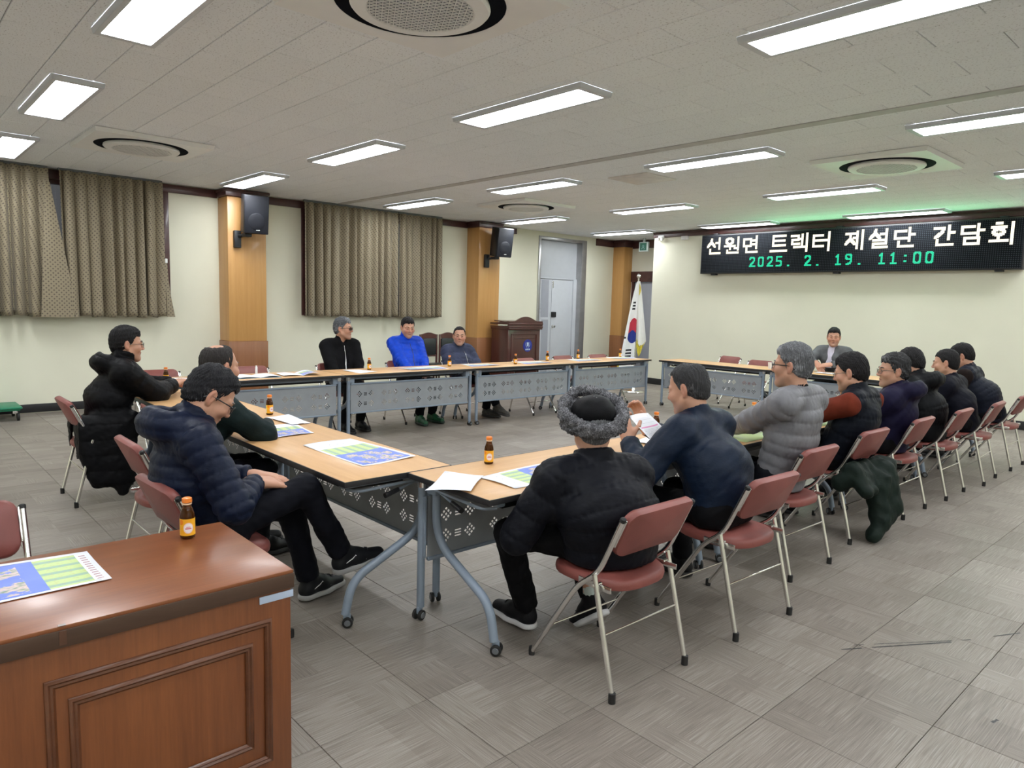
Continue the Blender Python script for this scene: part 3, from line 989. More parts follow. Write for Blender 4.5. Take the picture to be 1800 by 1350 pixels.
# ---------------------------------------------------------------- folding chairs
def chair_proto():
    r = empty('folding_chair')
    s = MB()
    # seat: D-shaped cushion, rounded at the back
    out = []
    for k in range(28):
        a = 2 * PI * k / 28
        c, q = math.cos(a), math.sin(a)
        e = .55 if q > 0 else .75
        out.append((.205 * abs(c) ** e * (1 if c > 0 else -1), .205 * abs(q) ** e * (1 if q > 0 else -1)))
    v = []; f = []
    lev = [(.93, .398), (.985, .405), (1.0, .420), (.985, .436), (.93, .446), (.6, .452), (.25, .450)]
    for sc_, z in lev:
        v += [(p[0] * sc_, p[1] * sc_ - .005, z) for p in out]
    n = 28
    for i in range(len(lev) - 1):
        f += [(i * n + k, i * n + (k + 1) % n, (i + 1) * n + (k + 1) % n, (i + 1) * n + k) for k in range(n)]
    f.append(tuple(range(n - 1, -1, -1))); f.append(tuple((len(lev) - 1) * n + k for k in range(n)))
    s.add(v, f)
    obj('seat', s, M_['vinyl'], r)
    # backrest: rounded slab leaning along the tubes
    b = MB()
    hw, hh = .207, .106
    ol = []
    for cx, cz, a0 in ((hw - .05, hh - .05, 0), (-hw + .05, hh - .05, PI / 2), (-hw + .05, -hh + .05, PI), (hw - .05, -hh + .05, 1.5 * PI)):
        for k in range(6):
            a = a0 + k * PI / 10
            ol.append((cx + .05 * math.cos(a), cz + .05 * math.sin(a)))
    n = len(ol); v = []; f = []
    lev = [(.92, -.022), (.98, -.017), (1, -.006), (1, .006), (.98, .016), (.92, .022)]
    for sc_, y in lev:
        v += [(p[0] * sc_, y + .018 * (1 - (p[0] / hw) ** 2) * -1, p[1] * (sc_ if abs(sc_) else 1)) for p in ol]
    for i in range(len(lev) - 1):
        f += [(i * n + (k + 1) % n, i * n + k, (i + 1) * n + k, (i + 1) * n + (k + 1) % n) for k in range(n)]
    v.append((0, -.022 - .020, 0)); v.append((0, .022 - .016, 0))
    a = len(v) - 2
    f += [(a, k, (k + 1) % n) for k in range(n)] + [(a + 1, 5 * n + (k + 1) % n, 5 * n + k) for k in range(n)]
    b.add(v, f, T(0, -.209, .660) @ Matrix.Rotation(.43, 4, 'X'))
    obj('backrest', b, M_['vinyl'], r)
    for sx in (-1, 1):
        x = sx * .222
        t = MB()
        t.tube(fillet([(x, -.238, .728), (x, -.125, .48), (x, -.02, .405), (x, .235, .018)], .07, 5), .0115, 12)
        sf = obj('side_frame', t, M_['dull_chrome'], r)
        c = MB(); c.lathe([(0, -.018), (.0135, -.018), (.0145, 0), (.0135, .018), (0, .02)], 12, T(x, .237, .018)); obj('foot_cap', c, M_['rubber'], sf)
        c = MB(); c.lathe([(.0125, -.012), (.0125, .002), (.008, .006), (0, .007)], 12, T(x, -.238, .728) @ Matrix.Rotation(.43, 4, 'X')); obj('end_cap', c, M_['rubber'], sf)
        x2 = sx * .236
        t = MB(); t.tube([(x2, -.118, .478), (x2 * 1.01, -.236, .018)], .0115, 12)
        lg = obj('leg', t, M_['dull_chrome'], r)
        c = MB(); c.lathe([(0, -.018), (.0145, -.018), (.0145, .022), (.012, .024), (0, .024)], 12, T(x2 * 1.01, -.236, .018)); obj('foot_cap', c, M_['rubber'], lg)
        h = MB(); h.rbox((sx * .213, -.10, .425), (.006, .17, .025), .002)
        q = MB(); q.rbox((0, 0, 0), (.006, .022, .13), .002); obj('back_bracket', q, M_['dull_chrome'], r, T(sx * .210, -.212, .665) @ Matrix.Rotation(.43, 4, 'X'))
        h.tube([(sx * .20, -.122, .435), (sx * .25, -.122, .435)], .007, 8)
        obj('hinge_bracket', h, M_['dull_chrome'], r)
    for (y, z, w) in ((-.177, .25, .236), (.135, .172, .222)):
        q = MB(); q.tube([(-w, y, z), (w, y, z)], .0045, 8)
        obj('stretcher', q, M_['dull_chrome'], r)
    return r
cproto = chair_proto(); first_c = [True]
def place_chair(x, y, rot, label, group):
    """rot: direction the sitter faces, 0 = +Y"""
    o = cproto if first_c[0] else copy_tree(cproto)
    first_c[0] = False
    o.matrix_world = T(x, y, 0) @ rotz(rot)
    return tag(o, label, 'chair', group)
H_ = PI / 2
for x, y, rot, lab in ((-1.845, 2.30, H_ - .02, 'maroon folding chair under the man in the fur hat'), (-1.80, 3.155, H_ - .05, 'maroon folding chair under the man reading a sheet'),
                       (-1.985, 4.05, H_ - .03, 'maroon folding chair under the man in grey puffer jacket'), (-2.04, 5.0, H_ - .03, 'maroon folding chair with a dark green coat hung on it'),
                       (-2.03, 5.91, H_, 'maroon folding chair under the man in purple-navy hooded jacket'), (-2.0, 6.80, H_, 'maroon folding chair under the man in black hooded coat'),
                       (-1.96, 7.67, H_ + .05, 'maroon folding chair under the man in plain navy jacket'), (-1.96, 8.66, H_, 'maroon folding chair under the man in navy quilted vest, last in row')):
    place_chair(x, y, rot, lab, 'chairs of the right row')
for x, y, rot, lab in ((-7.47, 2.17, -H_, 'empty maroon chair behind the arms of the man in long coat'), (-7.47, 3.12, -H_, 'empty maroon chair behind the open booklets'),
                       (-7.50, 4.165, -H_, 'maroon chair under the grey-haired man in black fleece'), (-7.48, 5.12, -H_, 'maroon chair under the man in bright blue jacket'),
                       (-7.47, 6.0, -H_, 'maroon chair under the smiling man in slate puffer jacket'), (-7.125, 6.98, -H_, 'empty maroon chair in front of the lectern'),
                       (-7.25, 7.93, -H_, 'empty maroon chair in front of the grey door'), (-7.25, 8.75, -H_, 'empty maroon chair nearest the flag')):
    place_chair(x, y, rot, lab, 'chairs by the curtained wall')
for x, y, rot, lab in ((-5.895, 1.28, 0, 'maroon folding chair under the man in long black coat'), (-4.06, 1.24, 0, 'maroon folding chair under the balding man in dark green'), (-3.10, 1.10, .05, 'maroon folding chair under the man with crossed legs')):
    place_chair(x, y, rot, lab, 'chairs of the near row')
for x, y, rot, lab in ((-6.30, 10.50, PI - .2, 'empty maroon chair under the sign wall, left one'), (-5.52, 10.14, PI - .05, 'empty maroon chair under the sign wall, right one'), (-4.27, 10.28, PI, 'maroon chair under the man in grey blazer')):
    place_chair(x, y, rot, lab, 'chairs under the LED sign')
place_chair(-2.86, .175, -H_ , 'empty maroon chair behind the wooden desk at left edge', 'chair behind the desk')

# ---------------------------------------------------------------- wooden desk in the foreground
M_['desk'] = wood('sapele_veneer', (0.140, 0.041, 0.012), (0.245, 0.080, 0.024), 2, 13, 0.05, 0.38, 0.06)
M_['desk_top'] = wood('sapele_top', (0.155, 0.046, 0.014), (0.265, 0.088, 0.029), 1, 12, 0.06, 0.30, 0.08)
M_['desk_edge'] = wood('dark_edge', (0.055, 0.027, 0.015), (0.078, 0.040, 0.023), 1, 10, 0.06, 0.4, 0.05)
M_['molding'] = wood('molding_wood', (0.085, 0.028, 0.011), (0.140, 0.048, 0.019), 1, 14, 0.1, 0.32, 0.1)
DX0, DX1, DYa, DYb, DH = -2.535, -1.942, -0.88, 0.918, .71
desk = thing('wooden_desk', 'glossy reddish wooden desk with panelled front and nameplate in the foreground', 'desk')
m = MB(); m.rbox(((DX0 + DX1) / 2, (DYa + DYb) / 2, DH - .006), (DX1 - DX0 - .004, DYb - DYa - .004, .012), .003)
obj('top', m, M_['desk_top'], desk)
m = MB(); m.rbox(((DX0 + DX1) / 2, (DYa + DYb) / 2, DH - .033), (DX1 - DX0, DYb - DYa, .046), .003)
obj('edge_band', m, M_['desk_edge'], desk)
m = MB(); m.rbox((DX1 - .027, (DYa + DYb) / 2, .355), (.02, DYb - DYa - .01, .605), .002)
fp = obj('front_panel', m, M_['desk'], desk)
def frame_molding(y0, y1, z0, z1, parent):
    mb = MB()
    x = DX1 - .017
    prof = [(0, 0), (.006, .002), (.010, .008), (.006, .013), (.009, .018), (.004, .024), (0, .024)]
    cs = [(y0, z0, 1, 1), (y1, z0, -1, 1), (y1, z1, -1, -1), (y0, z1, 1, -1)]
    v = []; f = []
    for (y, z, sy, sz) in cs:
        v += [(x + h, y + sy * w, z + sz * w) for h, w in prof]
    n = len(prof)
    for i in range(4):
        j = (i + 1) % 4
        f += [(i * n + k, j * n + k, j * n + k + 1, i * n + k + 1) for k in range(n - 1)]
    mb.add(v, f)
    obj('molding', mb, M_['molding'], parent, angle=.9)
frame_molding(.275, .853, .115, .572, fp); frame_molding(.325, .795, .178, .512, fp)
frame_molding(-.815, -.237, .115, .572, fp); frame_molding(-.765, -.295, .178, .512, fp)
for y in (DYa + .012, DYb - .013):
    m = MB(); m.rbox(((DX0 + DX1) / 2 - .02, y, .355), (DX1 - DX0 - .07, .02, .605), .002)
    obj('side_panel', m, M_['desk'], desk)
m = MB(); m.rbox(((DX0 + DX1) / 2, (DYa + DYb) / 2, .032), (DX1 - DX0 - .10, DYb - DYa - .06, .06), .003)
obj('plinth', m, M_['desk_edge'], desk)
m = MB(); m.rbox((DX1 - .0155, .868, .632), (.003, .105, .022), .001)
obj('nameplate', m, simple('nameplate_blue', (.50, .60, .78), .3, var=.01), desk)
m = MB(); m.box((DX1 + .0006, .318, DH - .030), (.001, .016, .036)); m.box((DX1 - .006, .318, DH + .0005), (.012, .016, .001))
obj('tape_patch', m, simple('brown_tape', (.10, .045, .025), .3), desk)

# ---------------------------------------------------------------- lectern, wooden chairs, flag, trolley
LECT = thing('lectern', 'dark red wooden lectern with arched top and round blue emblem', 'lectern', T(-9.55, 9.07, 0))
m = MB()
ol = []
for k in range(25):
    q = -1 + 2 * k / 24
    z = 1.215 + .085 * max(0, math.cos(q * PI * .78)) ** 1.1 * (1 if abs(q) < .64 else 0)
    ol.append((.435 * q, z))
poly = ol + [(.435, 1.10), (-.435, 1.10)]
m.prism([(p[0], p[1]) for p in poly][::-1], .03, Matrix(((0, 0, 1, 0), (1, 0, 0, 0), (0, 1, 0, 0), (0, 0, 0, 1))))
obj('crest_board', m, M_['lectern'], LECT, angle=.3)
m = MB(); m.rbox((-.24, 0, .55), (.46, .82, 1.06), .008); m.rbox((-.22, 0, .04), (.54, .90, .08), .008)
obj('body', m, M_['lectern'], LECT)
m = MB()
for z, o_ in ((1.165, .028), (1.105, .022), (1.075, .012)):
    m.rbox((-.22, 0, z), (.50 + o_, .85 + o_, .03), .008)
obj('cornice', m, M_['lectern'], LECT)
m = MB(); m.rbox((-.255, 0, 1.19), (.44, .80, .02), .004, T(0, 0, .0) @ Matrix.Rotation(.05, 4, 'Y')); 
for s in (-1, 1):
    m.prism([(-.46, 1.16), (.0, 1.16), (.0, 1.215), (-.46, 1.17)], .025, Matrix(((1, 0, 0, 0), (0, 0, 1, s * .42 - .0125), (0, 1, 0, 0), (0, 0, 0, 1))))
obj('reading_top', m, M_['lectern'], LECT)
m = MB()
for (a, b, c, d_) in ((-.33, .33, .96, .985), (-.33, .33, .16, .185), (-.33, -.305, .16, .985), (.305, .33, .16, .985)):
    m.rbox((-.006, (a + b) / 2, (c + d_) / 2), (.02, b - a, d_ - c), .006)
m.rbox((-.008, 0, .90), (.016, .50, .014), .004)
obj('panel_molding', m, M_['lectern'], LECT)
RX = Matrix.Rotation(PI / 2, 4, 'Y')
em = MB(); em.lathe([(0, 0), (.115, 0), (.115, .004), (0, .004)], 32, T(-.008, .09, .76) @ RX)
em_o = obj('emblem', em, simple('emblem_blue', (.018, .035, .30), .3), LECT)
em = MB()
em.rbox((-.002, .09, .785), (.004, .042, .07), .001)
for s in (-1, 1):
    em.tube([(-.002, .09 + s * (.02 + .035 * math.sin(t * .3)), .725 + t * .012) for t in range(9)], .0035, 6)
for k in (-1, 0, 1):
    em.rbox((-.002, .09 + k * .042, .69), (.004, .028, .028), .001)
obj('emblem_mark', em, simple('emblem_white', (.55, .68, .80), .4), em_o)

def wood_chair(x, y, label):
    r = thing('wooden_armless_chair', label, 'chair', T(x, y, 0), 'wooden chairs against the wall')
    m = MB()
    ol = []
    for k in range(13):
        q = -1 + 2 * k / 12
        ol.append((.185 * q, .965 + .035 * (.5 + .5 * math.cos(q * PI))))
    m.prism((ol + [(.185, .90), (-.185, .90)])[::-1], .03, Matrix(((0, 0, 1, 0), (1, 0, 0, 0), (0, 1, 0, 0), (0, 0, 0, 1))))
    for s in (-1, 1):
        m.rbox((.015, s * .172, .70), (.032, .03, .52), .006)
    m.rbox((.015, 0, .60), (.028, .33, .03), .006)
    obj('back_frame', m, M_['lectern'], r)
    m = MB(); m.rbox((.022, 0, .755), (.045, .30, .29), .02)
    obj('backrest', m, M_['leather'], r)
    m = MB(); m.rbox((.23, 0, .445), (.42, .40, .07), .025)
    obj('seat', m, M_['leather'], r)
    m = MB()
    for s in (-1, 1):
        m.rbox((.23, s * .18, .395), (.40, .025, .05), .004)
    m.rbox((.42, 0, .395), (.025, .36, .05), .004); m.rbox((.03, 0, .395), (.025, .36, .05), .004)
    obj('seat_rail', m, M_['lectern'], r)
    for sx in (.02, .42):
        for s in (-1, 1):
            m = MB(); m.tube([(sx, s * .175, .42), (sx, s * .178, .0)], [.02, .014], 10)
            obj('leg', m, M_['lectern'], r)
wood_chair(-9.95, 7.16, 'dark wooden chair with black leather back, just right of man in blue')
wood_chair(-9.95, 7.57, 'dark wooden chair with black leather back, behind the smiling man')

FX, FY = -7.83, 10.18
flag = thing('flag_on_stand', 'white Korean national flag with gold fringe drooping on a floor pole', 'flag', T(FX, FY, 0))
m = MB(); m.lathe([(0, 0), (.20, 0), (.20, .02), (.19, .03), (.10, .045), (.04, .06), (.028, .10), (0, .10)], 28)
obj('stand', m, M_['chrome'], flag)
m = MB(); m.tube([(0, 0, .05), (0, 0, 2.03)], .013, 10); obj('pole', m, M_['chrome'], flag)
m = MB(); m.lathe([(0, -.05), (.012, -.05), (.014, -.03), (.03, -.02), (.036, 0), (.03, .02), (.012, .034), (0, .036)], 16, T(0, 0, 2.08)); obj('finial', m, M_['dull_chrome'], flag)
def flag_mat():
    n = NT('flag_cloth')
    u, v, _ = n.sep(n.new('ShaderNodeUVMap').outputs[0])
    def rect(u0, u1, v0, v1):
        a = n.math('MULTIPLY', n.math('GREATER_THAN', u, u0), n.math('LESS_THAN', u, u1))
        b = n.math('MULTIPLY', n.math('GREATER_THAN', v, v0), n.math('LESS_THAN', v, v1))
        return n.math('MULTIPLY', a, b)
    bars = None
    for (v0, a, b) in ((1.60, .30, .72), (1.545, .30, .72), (1.49, .30, .72), (.76, .30, .74), (.705, .30, .74), (.65, .30, .74), (.985, .0, .16)):
        r = rect(a, b, v0, v0 + .032)
        bars = r if bars is None else n.math('MAXIMUM', bars, r)
    du = n.math('MULTIPLY', n.math('SUBTRACT', u, .72), .42); dv = n.math('SUBTRACT', v, 1.12)
    circ = n.math('LESS_THAN', n.math('ADD', n.math('POWER', n.math('ABSOLUTE', du), 2.0), n.math('POWER', n.math('ABSOLUTE', dv), 2.0)), .0500)
    circ = n.math('MULTIPLY', circ, n.math('GREATER_THAN', u, .30))
    red = n.math('GREATER_THAN', n.math('ADD', dv, n.math('MULTIPLY', n.math('SINE', n.math('MULTIPLY', u, 7.0)), .03)), -.02)
    c = n.mix(circ, (.82, .83, .82), n.mix(red, (.012, .035, .26), (.50, .03, .06)))
    c = n.mix(bars, c, (.012, .014, .02))
    n.base(c); n.set(Roughness=.6)
    return n.mat
def drape(name, mat, fn, nu, nv, parent):
    mb = MB(); mb.uv = []
    for j in range(nv):
        for i in range(nu):
            q = [(i / nu, j / nv), ((i + 1) / nu, j / nv), ((i + 1) / nu, (j + 1) / nv), (i / nu, (j + 1) / nv)]
            pts = [fn(a, b) for a, b in q]
            mb.add([p[0] for p in pts], [(0, 1, 2, 3)]); mb.uv += [p[1] for p in pts]
    o = obj(name, mb, mat, parent, angle=None)
    bm = bmesh.new(); bm.from_mesh(o.data); bmesh.ops.remove_doubles(bm, verts=bm.verts, dist=1e-5); bm.to_mesh(o.data); bm.free()
    return o
# camera-right direction at the flag, so the folds open sideways like in the hall
ax = Vector((.80, .60, 0)); ay = Vector((.60, -.80, 0))
def left_lobe(u, v):
    z = .36 + v * 1.63
    w = .245 * (1 - v) ** .75 + .03
    s = -w * (1 - u)
    d = .035 * math.sin(u * 6.5 + .8) * (1 - v * .7) + .03 * (1 - v) * u
    p = ax * (s + .012 - .03 * (1 - v)) + ay * (.035 + d)
    return (p.x, p.y, z - .03 * (1 - u) * (1 - v)), (u, z)
def right_lobe(u, v):
    z = (.95 - .12 * math.sin(u * 3)) * (1 - v) + 1.99 * v
    w = .150 * (1 - v) ** .9 + .02
    d = .03 * math.sin(u * 7) * (1 - v)
    p = ax * (.012 + w * u) + ay * (.01 + d)
    return (p.x, p.y, z), (u, z)
fl_o = drape('cloth', flag_mat(), left_lobe, 16, 40, flag)
pl = simple('flag_white', (.82, .83, .80), .6, var=.01)
drape('cloth_fold', pl, right_lobe, 12, 24, flag)
gold = simple('gold_fringe', (.66, .56, .06), .5, var=.15, scale=60)
def fr1(u, v):
    z0 = .95 - .12 * math.sin(u * 3)
    z = z0 + .03 - (1 - v) * (.10 + .24 * max(0, .5 - abs(u - .35)))
    w = .150 + .02
    p = ax * (.012 + w * u * (1 - .25 * (1 - v))) + ay * (.022 + .02 * math.sin(u * 14))
    return (p.x, p.y, z), (u, z)
drape('fringe', gold, fr1, 14, 6, flag)
def fr2(u, v):
    z = .34 + v * .40
    w = .245 * (1 - (z - .36) / 1.63) ** .75 + .03
    p = ax * (-w - .03 * u + .012 - .03 * (1 - (z - .36) / 1.63)) + ay * (.05 + .01 * math.sin(v * 40))
    return (p.x, p.y, z), (u, z)
drape('fringe', gold, fr2, 3, 12, flag)
def fr3(u, v):
    z = 1.74 + v * .22
    p = ax * (.02 + .028 * u * math.sin(v * 3 + .2)) + ay * (.03 + .01 * math.sin(u * 9))
    return (p.x, p.y, z), (u, z)
drape('tassel', gold, fr3, 6, 8, flag)

tr = thing('platform_trolley', 'green platform trolley on small casters at the left edge by the wall', 'trolley', T(-10.12, 1.0, 0))
m = MB(); m.rbox((0, 0, .155), (.50, .64, .03), .012); m.rbox((0, 0, .135), (.46, .60, .03), .008)
obj('platform', m, M_['green_plastic'], tr)
for sx in (-1, 1):
    for sy in (-1, 1):
        m = MB(); m.rbox((sx * .19, sy * .25, .105), (.05, .05, .04), .006, None, 1); m.lathe([(0, -.015), (.03, -.015), (.05, -.012), (.05, .012), (.03, .015), (0, .015)], 18, T(sx * .19, sy * .25 + .03, .05) @ Matrix.Rotation(PI / 2, 4, 'X'))
        obj('caster', m, [M_['rubber'], M_['dull_chrome']], tr)

# ---------------------------------------------------------------- bottles
def bottle_mats():
    g = NT('amber_glass')
    g.base((.20, .055, .006)); g.set(Roughness=.03)
    g.b.inputs['Transmission Weight'].default_value = .82; g.b.inputs['IOR'].default_value = 1.4
    l = NT('orange_label')
    u, v, _ = l.sep(l.new('ShaderNodeUVMap').outputs[0])
    def rect(u0, u1, v0, v1):
        a = l.math('MULTIPLY', l.math('GREATER_THAN', u, u0), l.math('LESS_THAN', u, u1))
        return l.math('MULTIPLY', a, l.math('MULTIPLY', l.math('GREATER_THAN', v, v0), l.math('LESS_THAN', v, v1)))
    def disc(cu, cv, r, k=2.2):
        a = l.math('MULTIPLY', l.math('SUBTRACT', u, cu), k); b = l.math('SUBTRACT', v, cv)
        return l.math('LESS_THAN', l.math('ADD', l.math('MULTIPLY', a, a), l.math('MULTIPLY', b, b)), r * r)
    c = l.mix(l.noise(l.comb(u, v), 4, 2), (.86, .36, .015), (.90, .52, .03))
    c = l.mix(rect(.0, .30, 0, 1), c, (.80, .62, .10))
    c = l.mix(disc(.40, .80, .16), c, (.84, .24, .01))
    for q in (.60, .64, .72, .76, .88, .92):
        c = l.mix(rect(.04, .24, q, q + .018), c, (.40, .32, .06))
    c = l.mix(rect(.05, .26, .10, .52), c, (.80, .82, .86))
    bars = l.math('MULTIPLY', rect(.08, .23, .15, .47), l.math('GREATER_THAN', l.math('FRACT', l.math('MULTIPLY', v, 18.0)), .45))
    c = l.mix(bars, c, (.25, .35, .55))
    c = l.mix(disc(.62, .46, .32), c, (.86, .62, .62))
    c = l.mix(disc(.62, .46, .27), c, (.86, .80, .82))
    c = l.mix(rect(.53, .71, .40, .46), c, (.60, .10, .12)); c = l.mix(rect(.56, .68, .50, .54), c, (.60, .10, .12))
    l.base(c); l.set(Roughness=.35)
    return g.mat, l.mat
M_['amber'], M_['label'] = bottle_mats()
M_['cap'] = simple('orange_cap', (.78, .22, .03), .35, var=.03)
M_['cap_ring'] = simple('cap_ring', (.80, .55, .35), .35)
M_['drink'] = simple('brown_drink', (.045, .014, .003), .3)
def bottle_proto():
    r = empty('drink_bottle')
    g = MB(); g.lathe([(0, .001), (.019, .0005), (.0225, .003), (.0235, .008), (.0235, .076), (.0215, .088), (.0150, .106), (.0125, .114), (.0125, .124), (0, .124)], 24)
    obj('glass', g, M_['amber'], r, angle=.5)
    q = MB(); q.lathe([(0, .006), (.0195, .006), (.0195, .070), (.016, .088), (.011, .100), (0, .100)], 16)
    obj('drink', q, M_['drink'], r, angle=.5)
    n = 20; mb = MB(); mb.uv = []
    for i in range(n):
        a0, a1 = -2.3 + 4.6 * i / n, -2.3 + 4.6 * (i + 1) / n
        R = .02385
        mb.add([(R * math.cos(a0), R * math.sin(a0), .013), (R * math.cos(a1), R * math.sin(a1), .013), (R * math.cos(a1), R * math.sin(a1), .070), (R * math.cos(a0), R * math.sin(a0), .070)], [(0, 1, 2, 3)])
        mb.uv += [(i / n, 0), ((i + 1) / n, 0), ((i + 1) / n, 1), (i / n, 1)]
    obj('label', mb, M_['label'], r, angle=None)
    c = MB(); c.lathe([(0.0135, .116), (.0150, .1165), (.0150, .121), (.0135, .1215)], 20, None, 1)
    c.lathe([(.0128, .1225), (.0158, .1235), (.0162, .130), (.0155, .137), (.011, .1395), (0, .140)], 20)
    obj('cap', c, [M_['cap'], M_['cap_ring']], r, angle=.6)
    return r
bp_ = bottle_proto(); fb_ = True
for x, y, z, lab in ((-2.425, .767, DH, 'brown glass drink bottle with orange label on the wooden desk'), (-2.645, 2.289, .72, 'brown drink bottle on the nearest right table, left of the fur hat'),
                     (-4.655, 2.027, .72, 'brown drink bottle on near row beside the white sheet'), (-7.124, 4.298, .72, 'brown drink bottle right of the man in black fleece'),
                     (-7.082, 5.433, .72, 'brown drink bottle between the blue jacket and smiling man'), (-6.977, 6.471, .72, 'brown drink bottle in front of the lectern, left side'),
                     (-7.214, 7.321, .72, 'brown drink bottle right of the lectern before the grey door'), (-7.293, 8.071, .72, 'brown drink bottle in front of the grey door frame'),
                     (-7.22, 9.0, .72, 'brown drink bottle at table end nearest the flag'), (-2.685, 3.745, .72, 'amber drink bottle beyond the held sheet'),
                     (-2.575, 4.789, .72, 'brown drink bottle left of the man in grey puffer jacket'), (-6.885, 2.02, .72, 'brown drink bottle by the hands of the man in long coat'),
                     (-2.451, 5.62, .72, 'drink bottle with orange cap on the green sheet by the rust sleeve'), (-2.506, 6.15, .72, 'drink bottle in front of the face of the man in vest'),
                     (-2.393, 6.75, .72, 'drink bottle under the chin of the curly-haired man')):
    o = bp_ if fb_ else copy_tree(bp_)
    fb_ = False
    a = math.atan2(-y, -x)
    o.matrix_world = T(x, y, z) @ rotz(a + random.uniform(-.5, .5) if z == .72 else a - .45)
    tag(o, lab, 'bottle', 'drink bottles')

# ---------------------------------------------------------------- sheets of paper
def map_mat(name, kind):
    n = NT(name)
    u, v, _ = n.sep(n.new('ShaderNodeUVMap').outputs[0])
    uv = n.comb(u, v)
    def rect(u0, u1, v0, v1):
        a = n.math('MULTIPLY', n.math('GREATER_THAN', u, u0), n.math('LESS_THAN', u, u1))
        return n.math('MULTIPLY', a, n.math('MULTIPLY', n.math('GREATER_THAN', v, v0), n.math('LESS_THAN', v, v1)))
    white = (.82, .84, .90)
    if kind == 'text':
        li = n.math('GREATER_THAN', n.math('FRACT', n.math('MULTIPLY', v, 26.0)), .62)
        wd = n.math('GREATER_THAN', n.noise(n.mapping(uv, (46, 26, 1)), 1.0, 1), .50)
        m = n.math('MULTIPLY', n.math('MULTIPLY', li, wd), rect(.1, .9, .08, .55))
        c = n.mix(n.math('MULTIPLY', m, .55), white, (.2, .2, .25))
        c = n.mix(n.math('MULTIPLY', rect(.06, .94, .585, .625), 1.0), c, (.80, .33, .58))
        for q in (.72, .82):
            c = n.mix(n.math('MULTIPLY', rect(.06, .94, q, q + .006), .6), c, (.3, .3, .35))
    elif kind == 'blank':
        c = n.mix(n.math('MULTIPLY', n.noise(uv, 3, 2), .1), white, (.70, .74, .84))
    else:
        sea = n.mix(n.noise(n.mapping(uv, (6, 6, 1)), 1, 2), (.13, .20, .60), (.20, .28, .72))
        land_n = n.noise(n.mapping(uv, (5, 6, 1)), 1.0, 5, 0.65)
        land = n.math('MULTIPLY', n.math('GREATER_THAN', land_n, .50), rect(.12, .90, .06, .71 if kind == 'map2' else .43))
        lc = n.ramp(n.noise(n.mapping(uv, (25, 25, 1)), 1, 4), [(.35, (.22, .30, .20)), (.5, (.55, .48, .45)), (.62, (.70, .52, .50)), (.72, (.34, .36, .34))])
        mapc = n.mix(land, sea, lc)
        stripe = n.math('GREATER_THAN', n.math('FRACT', n.math('MULTIPLY', u, 5.6)), .62)
        tab = n.mix(stripe, (.52, .64, .28), (.30, .46, .36))
        tn = n.math('GREATER_THAN', n.noise(n.mapping(uv, (70, 40, 1)), 1, 1), .62)
        tab = n.mix(n.math('MULTIPLY', tn, .4), tab, (.45, .35, .15))
        tx = n.math('MULTIPLY', n.math('GREATER_THAN', n.noise(n.mapping(uv, (30, 60, 1)), 1, 2), .58), rect(.12, .88, .80, .88))
        c = n.mix(n.math('MULTIPLY', tx, .6), white, (.15, .15, .2))
        if kind == 'map2':
            tx = n.math('MULTIPLY', n.math('GREATER_THAN', n.math('FRACT', n.math('MULTIPLY', u, 14.0)), .55), rect(.10, .92, .952, .978))
            c = n.mix(n.math('MULTIPLY', tx, .7), white, (.35, .08, .10))
        a, b = (.775, .94) if kind == 'map2' else (.48, .74)
        c = n.mix(rect(.06, .94, a, b), c, tab)
        c = n.mix(rect(.05, .95, .04, a), c, mapc)
    n.base(c); n.set(Roughness=.5)
    n.b.inputs['Specular IOR Level'].default_value = .3
    return n.mat
M_['map'] = map_mat('printed_map', 'map'); M_['map2'] = map_mat('printed_map_desk', 'map2'); M_['textsheet'] = map_mat('printed_text', 'text'); M_['blank'] = map_mat('blank_sheet', 'blank')
def sheet_mesh(corners, z, mat, curl=.004, seed=0, nu=10, nv=8, name='sheet'):
    """corners in order uv (0,0),(1,0),(1,1),(0,1); thin closed sheet"""
    rnd = random.Random(seed)
    a, b = rnd.uniform(0, 6), rnd.uniform(0, 6)
    c = [Vector((p[0], p[1], p[2] if len(p) > 2 else z)) for p in corners]
    def P(u, v):
        p = c[0] * (1 - u) * (1 - v) + c[1] * u * (1 - v) + c[2] * u * v + c[3] * (1 - u) * v
        e = max(abs(u - .5), abs(v - .5)) * 2
        p.z += curl * e ** 4 * (1 + math.sin(a + u * 4 + v * 3)) + .0006
        return p
    mb = MB(); mb.uv = []
    W = nu + 1
    vs = [P(i / nu, j / nv) for j in range(nv + 1) for i in range(nu + 1)]
    lo = [p - Vector((0, 0, .0005)) for p in vs]
    n = len(vs)
    fs = []
    for j in range(nv):
        for i in range(nu):
            q = (j * W + i, j * W + i + 1, (j + 1) * W + i + 1, (j + 1) * W + i)
            fs.append(q); mb.uv += [((k % W) / nu, (k // W) / nv) for k in q]
            fs.append(tuple(k + n for k in reversed(q))); mb.uv += [((k % W) / nu, (k // W) / nv) for k in reversed(q)]
    ed = [(j * W + i) for j, i in [(0, i) for i in range(W)] + [(j, nu) for j in range(1, nv + 1)] + [(nv, i) for i in range(nu - 1, -1, -1)] + [(j, 0) for j in range(nv - 1, 0, -1)]]
    for i in range(len(ed)):
        p, q = ed[i], ed[(i + 1) % len(ed)]
        fs.append((p, p + n, q + n, q)); mb.uv += [(0.01, .99)] * 4
    mb.add(vs + lo, fs)
    return mb
